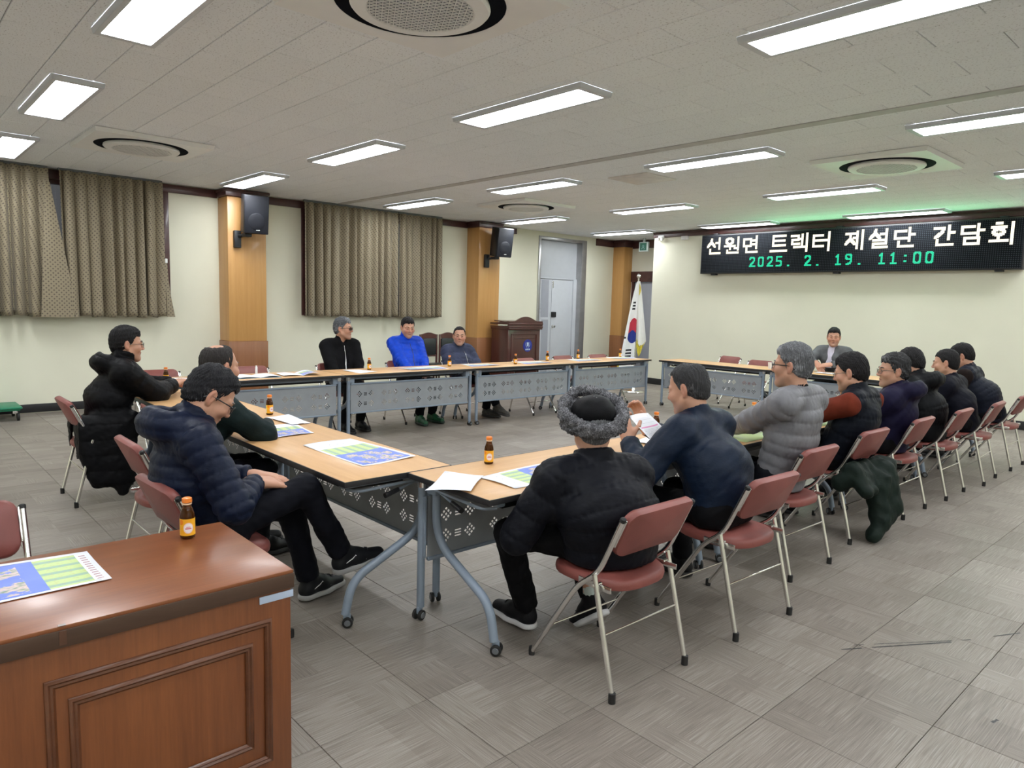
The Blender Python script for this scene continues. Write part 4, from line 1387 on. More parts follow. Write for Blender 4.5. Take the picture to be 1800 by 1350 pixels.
def rect_sheet(cx, cy, L, W, rot, z, mat, label, cat='paper', name='printed_map_sheet', group='printed sheets', curl=.004):
    cs, sn = math.cos(rot), math.sin(rot)
    co = [(cx + a * cs * L / 2 - b * sn * W / 2, cy + a * sn * L / 2 + b * cs * W / 2) for a, b in ((-1, -1), (1, -1), (1, 1), (-1, 1))]
    o = obj(name, sheet_mesh(co, z, mat, curl, seed=int(cx * 100)), mat, None, angle=None)
    return tag(o, label, cat, group)
TZ = .7202
def quad_sheet(c, z, mat, label, name, curl=.004):
    return tag(obj(name, sheet_mesh(c, z, mat, curl, seed=len(label)), mat, None, angle=None), label, 'paper', 'printed sheets')
# map sheet on the desk (map end to the left, table end to the right)
quad_sheet([(-2.54, -.18), (-2.19, -.16), (-2.184, .483), (-2.475, .48)], DH + .0002, M_['map2'], 'colour-printed map sheet lying on the wooden desk', 'printed_map_sheet', .002)
quad_sheet([(-2.945, 1.745), (-2.975, 2.075), (-3.60, 2.05), (-3.56, 1.735)], TZ, M_['map'], 'large map sheet alone on near table beside the corner seam', 'printed_map_sheet')
quad_sheet([(-3.84, 1.665), (-3.86, 1.955), (-4.26, 2.02), (-4.25, 1.72)], TZ, M_['map'], 'map sheet by the folded hands of the man in dark green', 'printed_map_sheet')
quad_sheet([(-4.17, 1.965), (-4.19, 2.10), (-4.56, 2.12), (-4.56, 1.95)], TZ + .001, M_['blank'], 'plain white sheet above the map sheet on near row', 'paper_sheet')
quad_sheet([(-2.26, 1.86), (-2.46, 2.10), (-2.60, 1.98), (-2.39, 1.715)], TZ + .003, M_['blank'], 'blank white sheet hanging over the end of the right table', 'paper_sheet', .006)
quad_sheet([(-2.20, 2.50), (-2.47, 2.52), (-2.45, 2.06), (-2.20, 2.06)], TZ, M_['map'], 'map sheet half under the arm of the man in fur hat', 'printed_map_sheet')
for (x, y, L, W, rot, lab) in ((-7.0, 4.10, .34, .24, .1, 'white sheet in front of the man in black fleece'), (-7.0, 4.98, .55, .30, 1.5, 'map sheet in front of the man in blue jacket'), (-7.05, 5.92, .45, .28, 1.5, 'map sheet in front of the smiling man'),
                               (-7.05, 6.88, .50, .28, 1.5, 'map sheet before the empty chair by the lectern'), (-7.05, 7.95, .50, .27, 1.5, 'map sheet before the empty chair by grey door'), (-7.10, 8.88, .45, .28, 1.5, 'map sheet before the empty chair nearest the flag'),
                               (-6.98, 2.32, .40, .28, 1.4, 'printed sheet under the forearms of the man in long coat')):
    rect_sheet(x, y, L, W, rot, TZ, M_['map' if L > .35 else 'blank'], lab)
for (x, y, L, W, rot, lab) in ((-4.05, 9.52, .36, .24, 0, 'white document under the hands of the man in grey blazer'), (-2.45, 3.52, .3, .24, .3, 'pale sheet on the table beyond the held sheet'), (-2.42, 4.40, .34, .26, 1.4, 'white sheet before the man in grey puffer jacket'), (-2.5, 5.42, .30, .22, 1.2, 'white sheet on the green cover before the man in vest')):
    rect_sheet(x, y, L, W, rot, TZ + (.0035 if y > 4 and x > -3 else 0), M_['blank'], lab, name='paper_sheet')
# pale yellow-green cover on the right row
g = NT('pale_green_cover'); g.base((.62, .74, .36)); g.set(Roughness=.35); M_['cover'] = g.mat
co = sheet_mesh([(-2.16, 3.95), (-2.16, 7.35), (-2.715, 7.35), (-2.715, 3.95)], TZ, M_['cover'], .001, 3, 24, 6)
tag(obj('table_cover', co, M_['cover'], None, angle=None), 'pale yellow-green cover spread over the right row tables', 'table cover')
# open booklet and notebook by the empty chair
bk = thing('open_booklet', 'open printed booklet with raised page before the empty chair', 'booklet', T(-6.98, 3.36, TZ) @ rotz(1.45))
def page(sgn, lift):
    mb = MB(); mb.uv = []
    n = 8
    for i in range(n):
        q = []
        for a in (i / n, (i + 1) / n):
            q.append((sgn * .20 * a, lift * math.sin(a * 2.6) + .003))
        p = [(q[0][0], -.14, q[0][1]), (q[1][0], -.14, q[1][1]), (q[1][0], .14, q[1][1]), (q[0][0], .14, q[0][1])]
        mb.add(p if sgn > 0 else p[::-1], [(0, 1, 2, 3)]); u = [(i / n, 0), ((i + 1) / n, 0), ((i + 1) / n, 1), (i / n, 1)]
        mb.uv += u if sgn > 0 else u[::-1]
    return mb
obj('page', page(-1, .012), M_['blank'], bk, angle=None); obj('page', page(1, .03), M_['map'], bk, angle=None)
bk = thing('open_notebook', 'white open notebook with blue cover edge behind the balding man', 'notebook', T(-6.98, 2.90, TZ) @ rotz(1.5))
obj('page', page(-1, .012), M_['blank'], bk, angle=None); obj('page', page(1, .014), M_['blank'], bk, angle=None)
m = MB(); m.rbox((0, 0, .0015), (.43, .30, .003), .001); obj('cover', m, simple('blue_cover', (.16, .26, .34), .5), bk)
m = MB(); m.tube([(-7.16, 2.98, .722), (-7.16, 2.98, .80)], .012, 10); m.tube([(-7.16, 2.98, .80), (-7.16, 2.98, .815)], .009, 10)
tag(obj('glue_stick', m, M_['white']), 'small white upright tube behind the notebook', 'tube')
# pen and paper cup
m = MB(); m.tube([(-2.44, 5.30, TZ + .008), (-2.52, 5.47, TZ + .008)], .004, 8)
tag(obj('pen', m, simple('blue_pen', (.02, .05, .35), .3)), 'blue pen on the green cover before the man in vest', 'pen')
m = MB(); m.lathe([(0, .001), (.028, .001), (.036, .085), (.037, .088), (.034, .086), (.027, .006), (0, .006)], 20, T(-4.86, 9.42, TZ))
tag(obj('paper_cup', m, M_['white']), 'white paper cup on the sign-side table near the glasses of grey-puffer man', 'cup')
m = MB(); m.tube([(-4.42, 9.56, TZ + .005), (-4.30, 9.80, .85)], .005, 8)

# ---------------------------------------------------------------- people: implicit bodies meshed with surface nets
def A3(*p):
    return np.array(p, dtype=np.float64)
def unit(v):
    v = np.asarray(v, float)
    return v / (np.linalg.norm(v) + 1e-12)

class Field:
    def __init__(s, lo, hi, h):
        s.lo = np.asarray(lo, float); s.h = h
        n = np.ceil((np.asarray(hi, float) - s.lo) / h).astype(int) + 1
        s.ax = [(s.lo[k] + h * np.arange(n[k])).astype(np.float32) for k in range(3)]
        s.D = np.full(tuple(n), .12, np.float32)
    def sub(s, lo, hi, m):
        sl = []
        for k in range(3):
            a = int(np.floor((lo[k] - m - s.lo[k]) / s.h)); b = int(np.ceil((hi[k] + m - s.lo[k]) / s.h)) + 1
            a = max(0, a); b = min(len(s.ax[k]), b)
            if b <= a:
                return None
            sl.append(slice(a, b))
        X = s.ax[0][sl[0]][:, None, None]; Y = s.ax[1][sl[1]][None, :, None]; Z = s.ax[2][sl[2]][None, None, :]
        return tuple(sl), X, Y, Z
    def put(s, q, d, k, op):
        D = s.D[q]
        if op == 'add':
            h = np.clip(.5 + .5 * (D - d) / k, 0, 1)
            s.D[q] = D * (1 - h) + d * h - k * h * (1 - h)
        else:                                   # carve
            d = -d
            h = np.clip(.5 - .5 * (D - d) / k, 0, 1)
            s.D[q] = D * (1 - h) + d * h + k * h * (1 - h)
    def cap(s, a, b, ra, rb, k=.02, side=None, fl=1.0, op='add', flat=False):
        """tapered capsule from a to b; fl<1 squeezes it across 'side'; flat cuts the far end"""
        a = np.asarray(a, float); b = np.asarray(b, float)
        R = max(ra, rb)
        g = s.sub(np.minimum(a, b) - R, np.maximum(a, b) + R, k + 3 * s.h)
        if g is None:
            return s
        q, X, Y, Z = g
        ab = b - a; L2 = float(ab @ ab) + 1e-9
        px, py, pz = X - a[0], Y - a[1], Z - a[2]
        t = np.clip((px * ab[0] + py * ab[1] + pz * ab[2]) / L2, 0, 1)
        wx, wy, wz = px - ab[0] * t, py - ab[1] * t, pz - ab[2] * t
        r = ra + (rb - ra) * t
        if side is None:
            d = np.sqrt(wx * wx + wy * wy + wz * wz) - r
        else:
            u = wx * side[0] + wy * side[1] + wz * side[2]
            o2 = np.maximum(wx * wx + wy * wy + wz * wz - u * u, 0)
            d = (np.sqrt(u * u + o2 / (fl * fl)) - r) * (.5 + .5 * fl)
        if flat:
            n = ab / math.sqrt(L2)
            d = np.maximum(d, (X - b[0]) * n[0] + (Y - b[1]) * n[1] + (Z - b[2]) * n[2])
        s.put(q, d.astype(np.float32), k, op)
        return s
    def ell(s, c, r, k=.02, op='add', R=None):
        c = np.asarray(c, float); r = np.asarray(r, float); m = r.max()
        g = s.sub(c - m, c + m, k + 3 * s.h)
        if g is None:
            return s
        q, X, Y, Z = g
        px, py, pz = X - c[0], Y - c[1], Z - c[2]
        if R is not None:
            px, py, pz = [px * R[0, i] + py * R[1, i] + pz * R[2, i] for i in range(3)]
        n = np.sqrt((px / r[0]) ** 2 + (py / r[1]) ** 2 + (pz / r[2]) ** 2)
        n2 = np.sqrt((px / r[0] ** 2) ** 2 + (py / r[1] ** 2) ** 2 + (pz / r[2] ** 2) ** 2) + 1e-6
        s.put(q, (n * (n - 1) / n2).astype(np.float32), k, op)
        return s
    def cut(s, fn, k=.01):
        """keep only where fn<0"""
        d = fn(s.ax[0][:, None, None], s.ax[1][None, :, None], s.ax[2][None, None, :])
        s.put((slice(None),) * 3, (-d).astype(np.float32) * np.ones_like(s.D), k, 'carve')
        return s
    def mesh(s):
        D = s.D
        D[0], D[-1] = .1, .1; D[:, 0], D[:, -1] = .1, .1; D[:, :, 0], D[:, :, -1] = .1, .1
        ins = D < 0
        nx, ny, nz = D.shape
        c = [(i, j, k) for i in (0, 1) for j in (0, 1) for k in (0, 1)]
        sl = lambda o: tuple(slice(o[a], D.shape[a] - 1 + o[a]) for a in range(3))
        cnt = sum(ins[sl(o)].astype(np.int8) for o in c)
        act = (cnt > 0) & (cnt < 8)
        idx = np.full(act.shape, -1, np.int64)
        ii = np.argwhere(act)
        idx[act] = np.arange(len(ii))
        P = np.zeros((len(ii), 3)); N = np.zeros(len(ii))
        V = {o: D[ii[:, 0] + o[0], ii[:, 1] + o[1], ii[:, 2] + o[2]] for o in c}
        for a in range(12):
            pass
        for o in c:
            for ax in range(3):
                if o[ax] == 0:
                    e = list(o); e[ax] = 1; e = tuple(e)
                    va, vb = V[o], V[e]
                    m = (va < 0) != (vb < 0)
                    t = va[m] / (va[m] - vb[m])
                    pt = np.array(o, float)[None].repeat(m.sum(), 0); pt[:, ax] += t
                    P[m] += pt; N[m] += 1
        P = (ii + P / N[:, None]) * s.h + s.lo
        quads = []
        for ax in range(3):
            o1, o2 = [(1, 2), (2, 0), (0, 1)][ax]
            A = ins; B = np.roll(ins, -1, ax)
            ch = (A != B)
            w = [slice(1, -1)] * 3; w[ax] = slice(0, -1)
            e = np.argwhere(ch[tuple(w)])
            off = np.ones(3, int); off[ax] = 0
            e = e + off
            d1 = np.zeros(3, int); d1[o1] = 1; d2 = np.zeros(3, int); d2[o2] = 1
            q = np.stack([idx[tuple((e - d1 - d2).T)], idx[tuple((e - d2).T)], idx[tuple(e.T)], idx[tuple((e - d1).T)]], 1)
            sgn = A[tuple(e.T)]
            q[~sgn] = q[~sgn][:, ::-1]
            quads.append(q)
        Q = np.concatenate(quads)
        return P, Q[(Q >= 0).all(1)]

def vnormals(P, Q):
    n = np.cross(P[Q[:, 2]] - P[Q[:, 0]], P[Q[:, 3]] - P[Q[:, 1]])
    N = np.zeros_like(P)
    for k in range(4):
        np.add.at(N, Q[:, k], n)
    return N / (np.linalg.norm(N, axis=1, keepdims=True) + 1e-12)

def relax(P, Q, it=1, w=.5):
    for _ in range(it):
        S = np.zeros_like(P); c = np.zeros(len(P))
        for k in range(4):
            a, b = Q[:, k], Q[:, (k + 1) % 4]
            np.add.at(S, a, P[b]); np.add.at(c, a, 1)
        P = P * (1 - w) + w * S / np.maximum(c, 1)[:, None]
    return P

def wob(P, f, seed):
    """smooth pseudo-noise in [-1,1] made of a few sines"""
    r = np.random.RandomState(seed)
    s = 0
    for k in range(5):
        d = r.normal(size=3); d /= np.linalg.norm(d)
        s = s + np.sin(P @ d * f * (1 + .45 * k) + r.uniform(0, 6.3)) / (1 + .5 * k)
    return s / 2.2

def to_mesh(name, parts, mats, col=None):
    """parts: list of (P, Q) joined into one mesh"""
    off = 0; Vs = []; Fs = []
    for P, Q in parts:
        Vs.append(P); Fs.append(Q + off); off += len(P)
    V = np.concatenate(Vs); F = np.concatenate(Fs)
    me = bpy.data.meshes.new(name)
    me.vertices.add(len(V)); me.vertices.foreach_set('co', V.astype(np.float32).ravel())
    me.loops.add(len(F) * 4); me.loops.foreach_set('vertex_index', F.astype(np.int32).ravel())
    me.polygons.add(len(F)); me.polygons.foreach_set('loop_start', np.arange(0, len(F) * 4, 4, dtype=np.int32))
    me.polygons.foreach_set('use_smooth', np.ones(len(F), bool))
    me.materials.append(mats)
    if col is not None:
        at = me.color_attributes.new('tint', 'FLOAT_COLOR', 'POINT')
        at.data.foreach_set('color', np.concatenate([col, np.ones((len(col), 1))], 1).astype(np.float32).ravel())
    me.update(calc_edges=True)
    return me

# ---- cloth, skin and hair materials
def skin_material():
    n = NT('skin')
    at = n.new('ShaderNodeAttribute'); at.attribute_name = 'tint'
    f = n.noise(n.coord('Object'), 60, 4, .6)
    n.base(n.mix(n.math('MULTIPLY', n.math('SUBTRACT', f, .35), .5), at.outputs['Color'], (.42, .19, .125)))
    n.set(Roughness=.48)
    n.b.inputs['Specular IOR Level'].default_value = .4
    n.b.inputs['Subsurface Weight'].default_value = .08
    n.b.inputs['Subsurface Radius'].default_value = (.012, .005, .003)
    n.bump(f, .12, .002)
    return n.mat
M_['skin'] = skin_material()
_cm = {}
def cloth(name, col, rough=.6, weave=900, bump=.2, sheen=.0, crease=.3, spec=.35):
    spec = spec * .26; k_ = .62 if max(col) < .06 else 1.0
    col = tuple(x * k_ for x in col)
    key = (name,)
    if key not in _cm:
        n = NT(name)
        co = n.coord('Object')
        f = n.noise(co, 7, 5, .6); w = n.noise(co, weave, 1)
        cr = n.math('ADD', n.noise(n.mapping(co, (22, 22, 55)), 1.0, 4, .6), n.math('MULTIPLY', n.noise(n.mapping(co, (75, 75, 130)), 1.0, 3, .6), .5))
        c0 = tuple(x * .72 for x in col); c1 = tuple(min(1, x * 1.25) for x in col)
        n.base(n.ramp(n.math('ADD', n.math('MULTIPLY', f, .75), n.math('MULTIPLY', w, .25)), [(.35, c0), (.65, c1)]))
        n.set(Roughness=rough)
        n.b.inputs['Specular IOR Level'].default_value = spec
        n.b.inputs['Sheen Weight'].default_value = sheen
        n.bump(n.math('ADD', n.math('MULTIPLY', w, .15), n.math('MULTIPLY', cr, crease)), bump, .02)
        _cm[key] = n.mat
    return _cm[key]
def hair_material(name, col, grey, amt):
    n = NT(name)
    co = n.coord('Object')
    f = n.noise(n.mapping(co, (170, 170, 30)), 1.0, 3, .65)
    g = n.noise(co, 9, 3, .6)
    lo = .66 - amt * .30
    at = n.new('ShaderNodeAttribute'); at.attribute_name = 'tint'
    f0 = n.math('ADD', f, n.math('MULTIPLY', n.math('SUBTRACT', at.outputs['Fac'], .5), .42))
    fac = n.ramp(n.math('ADD', n.math('MULTIPLY', f0, .7), n.math('MULTIPLY', g, .3)), [(lo, (0, 0, 0)), (min(.99, lo + .22), (1, 1, 1))])
    n.base(n.mix(fac, col, grey))
    n.set(Roughness=.5)
    n.b.inputs['Specular IOR Level'].default_value = .22
    n.bump(f, .9, .008)
    return n.mat
M_['frame_black'] = simple('spectacle_frame', (.012, .012, .014), .3)
M_['frame_metal'] = simple('spectacle_metal', (.25, .24, .23), .25, .8)
def lens_mat(name, tint, a):
    n = NT(name)
    tr = n.new('ShaderNodeBsdfTransparent'); tr.inputs[0].default_value = (*tint, 1)
    gl = n.new('ShaderNodeBsdfGlossy'); gl.inputs['Roughness'].default_value = .03
    mx = n.new('ShaderNodeMixShader'); mx.inputs[0].default_value = a
    n.link(tr.outputs[0], mx.inputs[1]); n.link(gl.outputs[0], mx.inputs[2])
    n.link(mx.outputs[0], n.n['Material Output'].inputs[0])
    return n.mat
M_['lens'] = lens_mat('clear_lens', (.93, .95, .95), .07)
M_['lens_dark'] = lens_mat('brown_tinted_lens', (.16, .07, .05), .08)
M_['eye'] = simple('dark_eye', (.020, .013, .010), .15)
M_['brow'] = simple('brow_hair', (.035, .028, .025), .6)
M_['brow_grey'] = simple('brow_hair_grey', (.16, .14, .13), .6)

def frame_from(f, up=(0, 0, 1)):
    f = unit(f); up = np.asarray(up, float)
    r = unit(np.cross(f, up)); u = np.cross(r, f)
    return np.stack([r, f, u], 1)             # columns right, forward, up

def rot_axis(ax, a):
    return np.array(Matrix.Rotation(a, 3, Vector(ax)))

# ---- one hand, built at the origin: x along the fingers, z out of the back of the hand, thumb on +y
_hand = {}
def hand_geo(pose):
    if pose in _hand:
        return _hand[pose]
    curl, spread, h = {'flat': (.16, 1.0, .0048), 'rest': (.38, .9, .0048), 'grip': (1.0, .8, .0048), 'fist': (1.25, .75, .0048)}[pose]
    F = Field((-.05, -.075, -.11), (.215, .085, .06), h)
    F.cap((-.045, 0, 0), (.01, 0, 0), .026, .025, .01, A3(0, 1, 0), .75)
    ky = (.030, .010, -.011, -.030)
    for y in ky:
        F.cap((.0, y * .55, 0), (.088, y, .002), .019, .0125, .014)
    F.cap((.03, .026, -.008), (.02, .02, -.01), .020, .018, .014)
    for y, L in zip(ky, (.072, .080, .074, .058)):
        p = A3(.088, y, .001); a = curl * .25; sp = y * 2.2 * spread
        for frac, r0, r1, da in ((.45, .0102, .0095, curl * .55), (.30, .0095, .0088, curl * .9), (.25, .0088, .0078, curl * .6)):
            q = p + L * frac * A3(math.cos(a), math.sin(sp) * math.cos(a), -math.sin(a))
            F.cap(p, q, r0, r1, .004)
            p = q; a += da
    p = A3(.022, .030, -.008)
    d = unit(A3(.62, .62, -.30 - .25 * curl)); q = p + d * .045
    F.cap(p, q, .0145, .0115, .012)
    d2 = unit(A3(.92, .22, -.25 - .4 * curl)); F.cap(q, q + d2 * .034, .0112, .0092, .004)
    P, Q = F.mesh()
    P = relax(P, Q, 1, .4)
    _hand[pose] = (P, Q)
    return P, Q

# ---- shoes
_shoe = {}
def shoe_meshes(upper, sole, uname):
    if uname not in _shoe:
        F = Field((-.10, -.065, -.01), (.23, .065, .15), .0062)
        F.cap((-.045, 0, .045), (.05, 0, .05), .040, .042, .03).cap((.05, 0, .05), (.165, 0, .036), .043, .034, .03, A3(0, 1, 0), .85)
        F.cap((-.04, 0, .06), (-.035, 0, .108), .040, .038, .02).cap((.03, 0, .07), (-.01, 0, .100), .034, .036, .03)
        F.cap((-.03, 0, .09), (-.03, 0, .14), .029, .030, .008, None, 1, 'carve')
        F.cut(lambda X, Y, Z: (.020 - Z) + 0 * X + 0 * Y, .006)
        P, Q = F.mesh()
        u = to_mesh('shoe', [(P, Q)], upper)
        G = Field((-.11, -.07, -.012), (.24, .07, .05), .0062)
        G.cap((-.045, 0, .012), (.06, 0, .012), .045, .047, .03).cap((.06, 0, .012), (.165, 0, .014), .047, .040, .03)
        G.cut(lambda X, Y, Z: np.maximum(Z - .029, .001 - Z) + 0 * X + 0 * Y, .006)
        P, Q = G.mesh()
        t = to_mesh('sole', [(P, Q)], sole)
        m = MB()
        for k in range(4):
            x = .035 + k * .022
            m.tube([(x, -.020, .094 - k * .0055), (x + .004, 0, .100 - k * .006), (x, .020, .094 - k * .0055)], .0028, 6)
        l = m.mesh('laces', M_['lace'])
        _shoe[uname] = (u, t, l)
    return _shoe[uname]
M_['lace'] = simple('shoe_lace', (.03, .03, .035), .6)
SHOES = {
    'black_white': (simple('black_shoe', (.006, .006, .008), .6, spec=.2), simple('white_sole', (.62, .62, .64), .5)),
    'black_grey': (simple('black_trainer', (.007, .008, .010), .5, spec=.25), simple('grey_sole', (.34, .34, .33), .5)),
    'black': (simple('plain_black_shoe', (.006, .006, .007), .45, spec=.25), simple('black_sole', (.014, .014, .014), .6)),
    'green': (simple('green_shoe', (.012, .085, .035), .5, var=.35, scale=90), simple('dark_green_sole', (.012, .03, .02), .6)),
    'olive': (simple('olive_boot', (.055, .050, .042), .6, var=.2, scale=30), simple('olive_sole', (.035, .032, .03), .7)),
}

def ik(a, b, l1, l2, pole):
    """middle joint of a two-bone chain from a to b bending towards pole"""
    d = b - a; L = np.linalg.norm(d); u = d / L
    if L > (l1 + l2) * .995:
        s = L / (l1 + l2) * 1.005; l1 *= s; l2 *= s
    x = (l1 * l1 - l2 * l2 + L * L) / (2 * L)
    h = math.sqrt(max(l1 * l1 - x * x, 1e-5))
    p = np.asarray(pole, float); p = unit(p - u * (p @ u))
    return a + u * x + p * h

SKIN0 = A3(.50, .275, .185)
def person(label, face, hip, head, wrists, ankles, jacket, trousers, hair, yaw=0, pitch=0, roll=0, twist=0, hipz=.535, hs=1.06, sw=.191,
           hands=('rest', 'rest'), elbow=None, knees=None, toes=None, shoes='black', glasses=None, hat=None, skin=1.0, red=0.0, extra=None, width=1.0,
           near=False, hand_dirs=None, shirt=None, seed=1, back=.035, seat_z=.456, group='men seated around the tables'):
    root = thing('person', label, 'person', T(hip[0], hip[1], 0), group)
    org = A3(hip[0], hip[1], 0)
    fa = math.radians(face)                                        # 0 = facing +Y, counter-clockwise
    fwd = A3(-math.sin(fa), math.cos(fa), 0)
    R0 = frame_from(fwd)
    ta = math.radians(twist)
    right = rot_axis((0, 0, 1), ta) @ R0[:, 0]; bf = rot_axis((0, 0, 1), ta) @ fwd
    head = np.asarray(head, float); H = A3(hip[0], hip[1], hipz)
    RH = rot_axis((0, 0, 1), math.radians(yaw)) @ R0
    RH = RH @ rot_axis((1, 0, 0), -math.radians(pitch)) @ rot_axis((0, 1, 0), math.radians(roll))
    N = head + RH @ (A3(0, -.042, -.138) * hs) * .55 + (A3(0, 0, -.138) * hs - bf * .038) * .45    # neck base
    Sc = N + A3(0, 0, -.050) - bf * .012
    SL, SR = Sc - right * sw + A3(0, 0, -.006), Sc + right * sw + A3(0, 0, -.006)
    mid = (H + Sc) / 2 - bf * back
    W = [np.asarray(w, float) for w in wrists]                      # left, right
    el = []
    for s, w, S in ((-1, W[0], SL), (1, W[1], SR)):
        pole = A3(0, 0, -.75) + right * s * .75 - bf * .35 if elbow is None or elbow[0 if s < 0 else 1] is None else np.asarray(elbow[0 if s < 0 else 1], float)
        el.append(ik(S, w, .285, .255, pole))
    hl = [H - right * .088, H + right * .088]
    An = [np.asarray(a, float) for a in ankles]
    kn = []
    for i in (0, 1):
        if knees is not None and knees[i] is not None:
            kn.append(np.asarray(knees[i], float))
        else:
            kn.append(ik(hl[i] + A3(0, 0, -.01), An[i], .42, .42, bf * .6 + A3(0, 0, .8)))
    # ---------------- body: one skin mesh (trunk and limbs, head, hands)
    allp = np.array([head, N, SL, SR, H, mid] + W + el + kn + An)
    lo, hi = allp.min(0) - .16, allp.max(0) + .16
    F = Field(lo, hi, .02)
    F.cap(H, mid, .13, .125, .04, right, .75).cap(mid, Sc - A3(0, 0, .08), .13, .13, .04, right, .7).cap(SL, SR, .045, .045, .04)
    F.cap(Sc - A3(0, 0, .06), N + (head - N) * .25, .06, .05, .03)
    for i, S in ((0, SL), (1, SR)):
        F.cap(S, el[i], .045, .038, .02).cap(el[i], W[i], .038, .026, .02)
        F.cap(hl[i], kn[i], .072, .05, .03).cap(kn[i], An[i], .05, .036, .02)
    trunk = F.mesh()
    # head, in its own axes
    hh = .0036 if near else .0047
    G = Field((-.105, -.135, -.20), (.105, .135, .15), hh)
    G.ell((0, -.012, .040), (.0745, .094, .083), .01)
    G.ell((0, .030, -.030), (.060, .060, .078), .03)
    G.cap((-.050, .002, -.048), (-.012, .066, -.093), .020, .018, .03).cap((.050, .002, -.048), (.012, .066, -.093), .020, .018, .03)
    G.ell((0, .070, -.093), (.020, .018, .016), .02)
    for s in (-1, 1):
        G.ell((s * .042, .060, -.018), (.026, .024, .024), .025)
        G.cap((s * .014, .083, .027), (s * .046, .066, .026), .012, .010, .014)
        G.ell((s * .031, .098, .008), (.017, .016, .012), .012, 'carve')
        G.ell((s * .031, .074, .009), (.015, .0135, .0105), .004)
        G.cap((s * .018, .086, .0135), (s * .043, .079, .0125), .0045, .004, .004)
        G.cap((s * .018, .0855, .003), (s * .043, .078, .003), .004, .0035, .004)
        # ears
        G.ell((s * .077, -.012, .003), (.009, .019, .032), .006, R=np.array(Matrix.Rotation(s * .35, 3, 'Z')))
        G.ell((s * .085, -.006, .005), (.006, .010, .018), .005, 'carve')
        G.ell((s * .073, -.006, -.024), (.007, .010, .011), .005)
        G.ell((s * .0115, .096, -.024), (.0088, .010, .0075), .006)
    G.cap((0, .084, .020), (0, .104, -.018), .0085, .0105, .012)
    G.ell((0, .104, -.020), (.0115, .010, .009), .006)
    G.cap((-.020, .078, -.0535), (0, .0885, -.051), .005, .0062, .006).cap((0, .0885, -.051), (.020, .078, -.0535), .0062, .005, .006)
    G.cap((-.017, .078, -.0605), (.017, .078, -.0605), .0055, .0055, .006).cap((-.010, .085, -.0625), (.010, .085, -.0625), .0062, .0062, .006)
    nb = RH.T @ (N - head) / hs
    G.cap((0, -.022, -.045), nb * .95, .052, .056, .03)
    Ph, Qh = G.mesh()
    Ph = relax(Ph, Qh, 1, .35)
    ch = np.tile(SKIN0 * skin, (len(Ph), 1))
    blush = np.exp(-(((np.abs(Ph[:, 0]) - .04) / .022) ** 2 + ((Ph[:, 2] + .018) / .024) ** 2)) * (Ph[:, 1] > .03) + .8 * np.exp(-((Ph[:, 0] / .016) ** 2 + ((Ph[:, 2] + .016) / .014) ** 2)) * (Ph[:, 1] > .08)
    ch = ch * (1 - blush[:, None] * (A3(.0, .14, .12) + red * A3(0, .14, .12)))
    ear = np.clip((np.abs(Ph[:, 0]) - .072) / .01, 0, 1) * (np.abs(Ph[:, 1] + .01) < .035)
    ch = ch * (1 - ear[:, None] * A3(.02, .14, .12))
    lip = np.exp(-((Ph[:, 2] + .057) / .0075) ** 2 - (Ph[:, 0] / .021) ** 4) * (Ph[:, 1] > .066)
    ch = ch * (1 - lip[:, None] * .9) + lip[:, None] * .9 * A3(.36, .13, .11)
    gap = np.exp(-((Ph[:, 2] + .0565) / .0026) ** 2 - (Ph[:, 0] / .019) ** 4) * (Ph[:, 1] > .066)
    ch = ch * (1 - gap[:, None] * .7)
    beard = np.clip((-.045 - Ph[:, 2]) / .02, 0, 1) * np.clip((Ph[:, 1] - .01) / .02, 0, 1) * (1 - lip)
    ch = ch * (1 - beard[:, None] * A3(.14, .10, .06))
    Phw = (Ph * hs) @ RH.T + head
    parts = [(trunk[0] - org, trunk[1]), (Phw - org, Qh)]
    cols = [np.tile(SKIN0 * skin, (len(trunk[0]), 1)), ch]
    for i in (0, 1):
        P, Q = hand_geo(hands[i])
        P = P * hs
        if i == 0:
            P = P * A3(1, -1, 1); Q = Q[:, ::-1]
        if hand_dirs is not None and hand_dirs[i] is not None:
            fd, nb_ = hand_dirs[i]
        else:
            fd = W[i] - el[i]; nb_ = A3(0, 0, 1)
        fd = unit(fd); yb = unit(np.cross(np.asarray(nb_, float), fd)); zb = np.cross(fd, yb)
        P = P @ np.stack([fd, yb, zb], 0) + W[i]
        parts.append((P - org, Q)); cols.append(np.tile(SKIN0 * skin * A3(1, .96, .95), (len(P), 1)))
    body = link('body', to_mesh('body', parts, M_['skin'], np.concatenate(cols)), root)
    def hw(p):                                   # head axes -> person axes
        return (np.asarray(p, float) * hs) @ RH.T + head - org
    for s in (-1, 1):
        E = Field((-.02, -.012, -.012), (.02, .012, .012), .0022)
        E.ell((0, 0, 0), (.0125, .0045, .0036), .002)
        P, Q = E.mesh()
        P = P @ rot_axis((0, 0, 1), -s * .28).T + A3(s * .0305, .0865, .0085)
        link('eye', to_mesh('eye', [(hw(P), Q)], M_['eye']), root)
        m = MB(); pts = [hw((s * x, y, z)) for x, y, z in ((.014, .0955, .030), (.026, .091, .034), (.038, .083, .034), (.048, .073, .029))]
        m.tube(pts, [.0030, .0042, .0038, .002], 6)
        obj('eyebrow', m, M_['brow_grey' if hair and hair.get('grey_brow') else 'brow'], root)
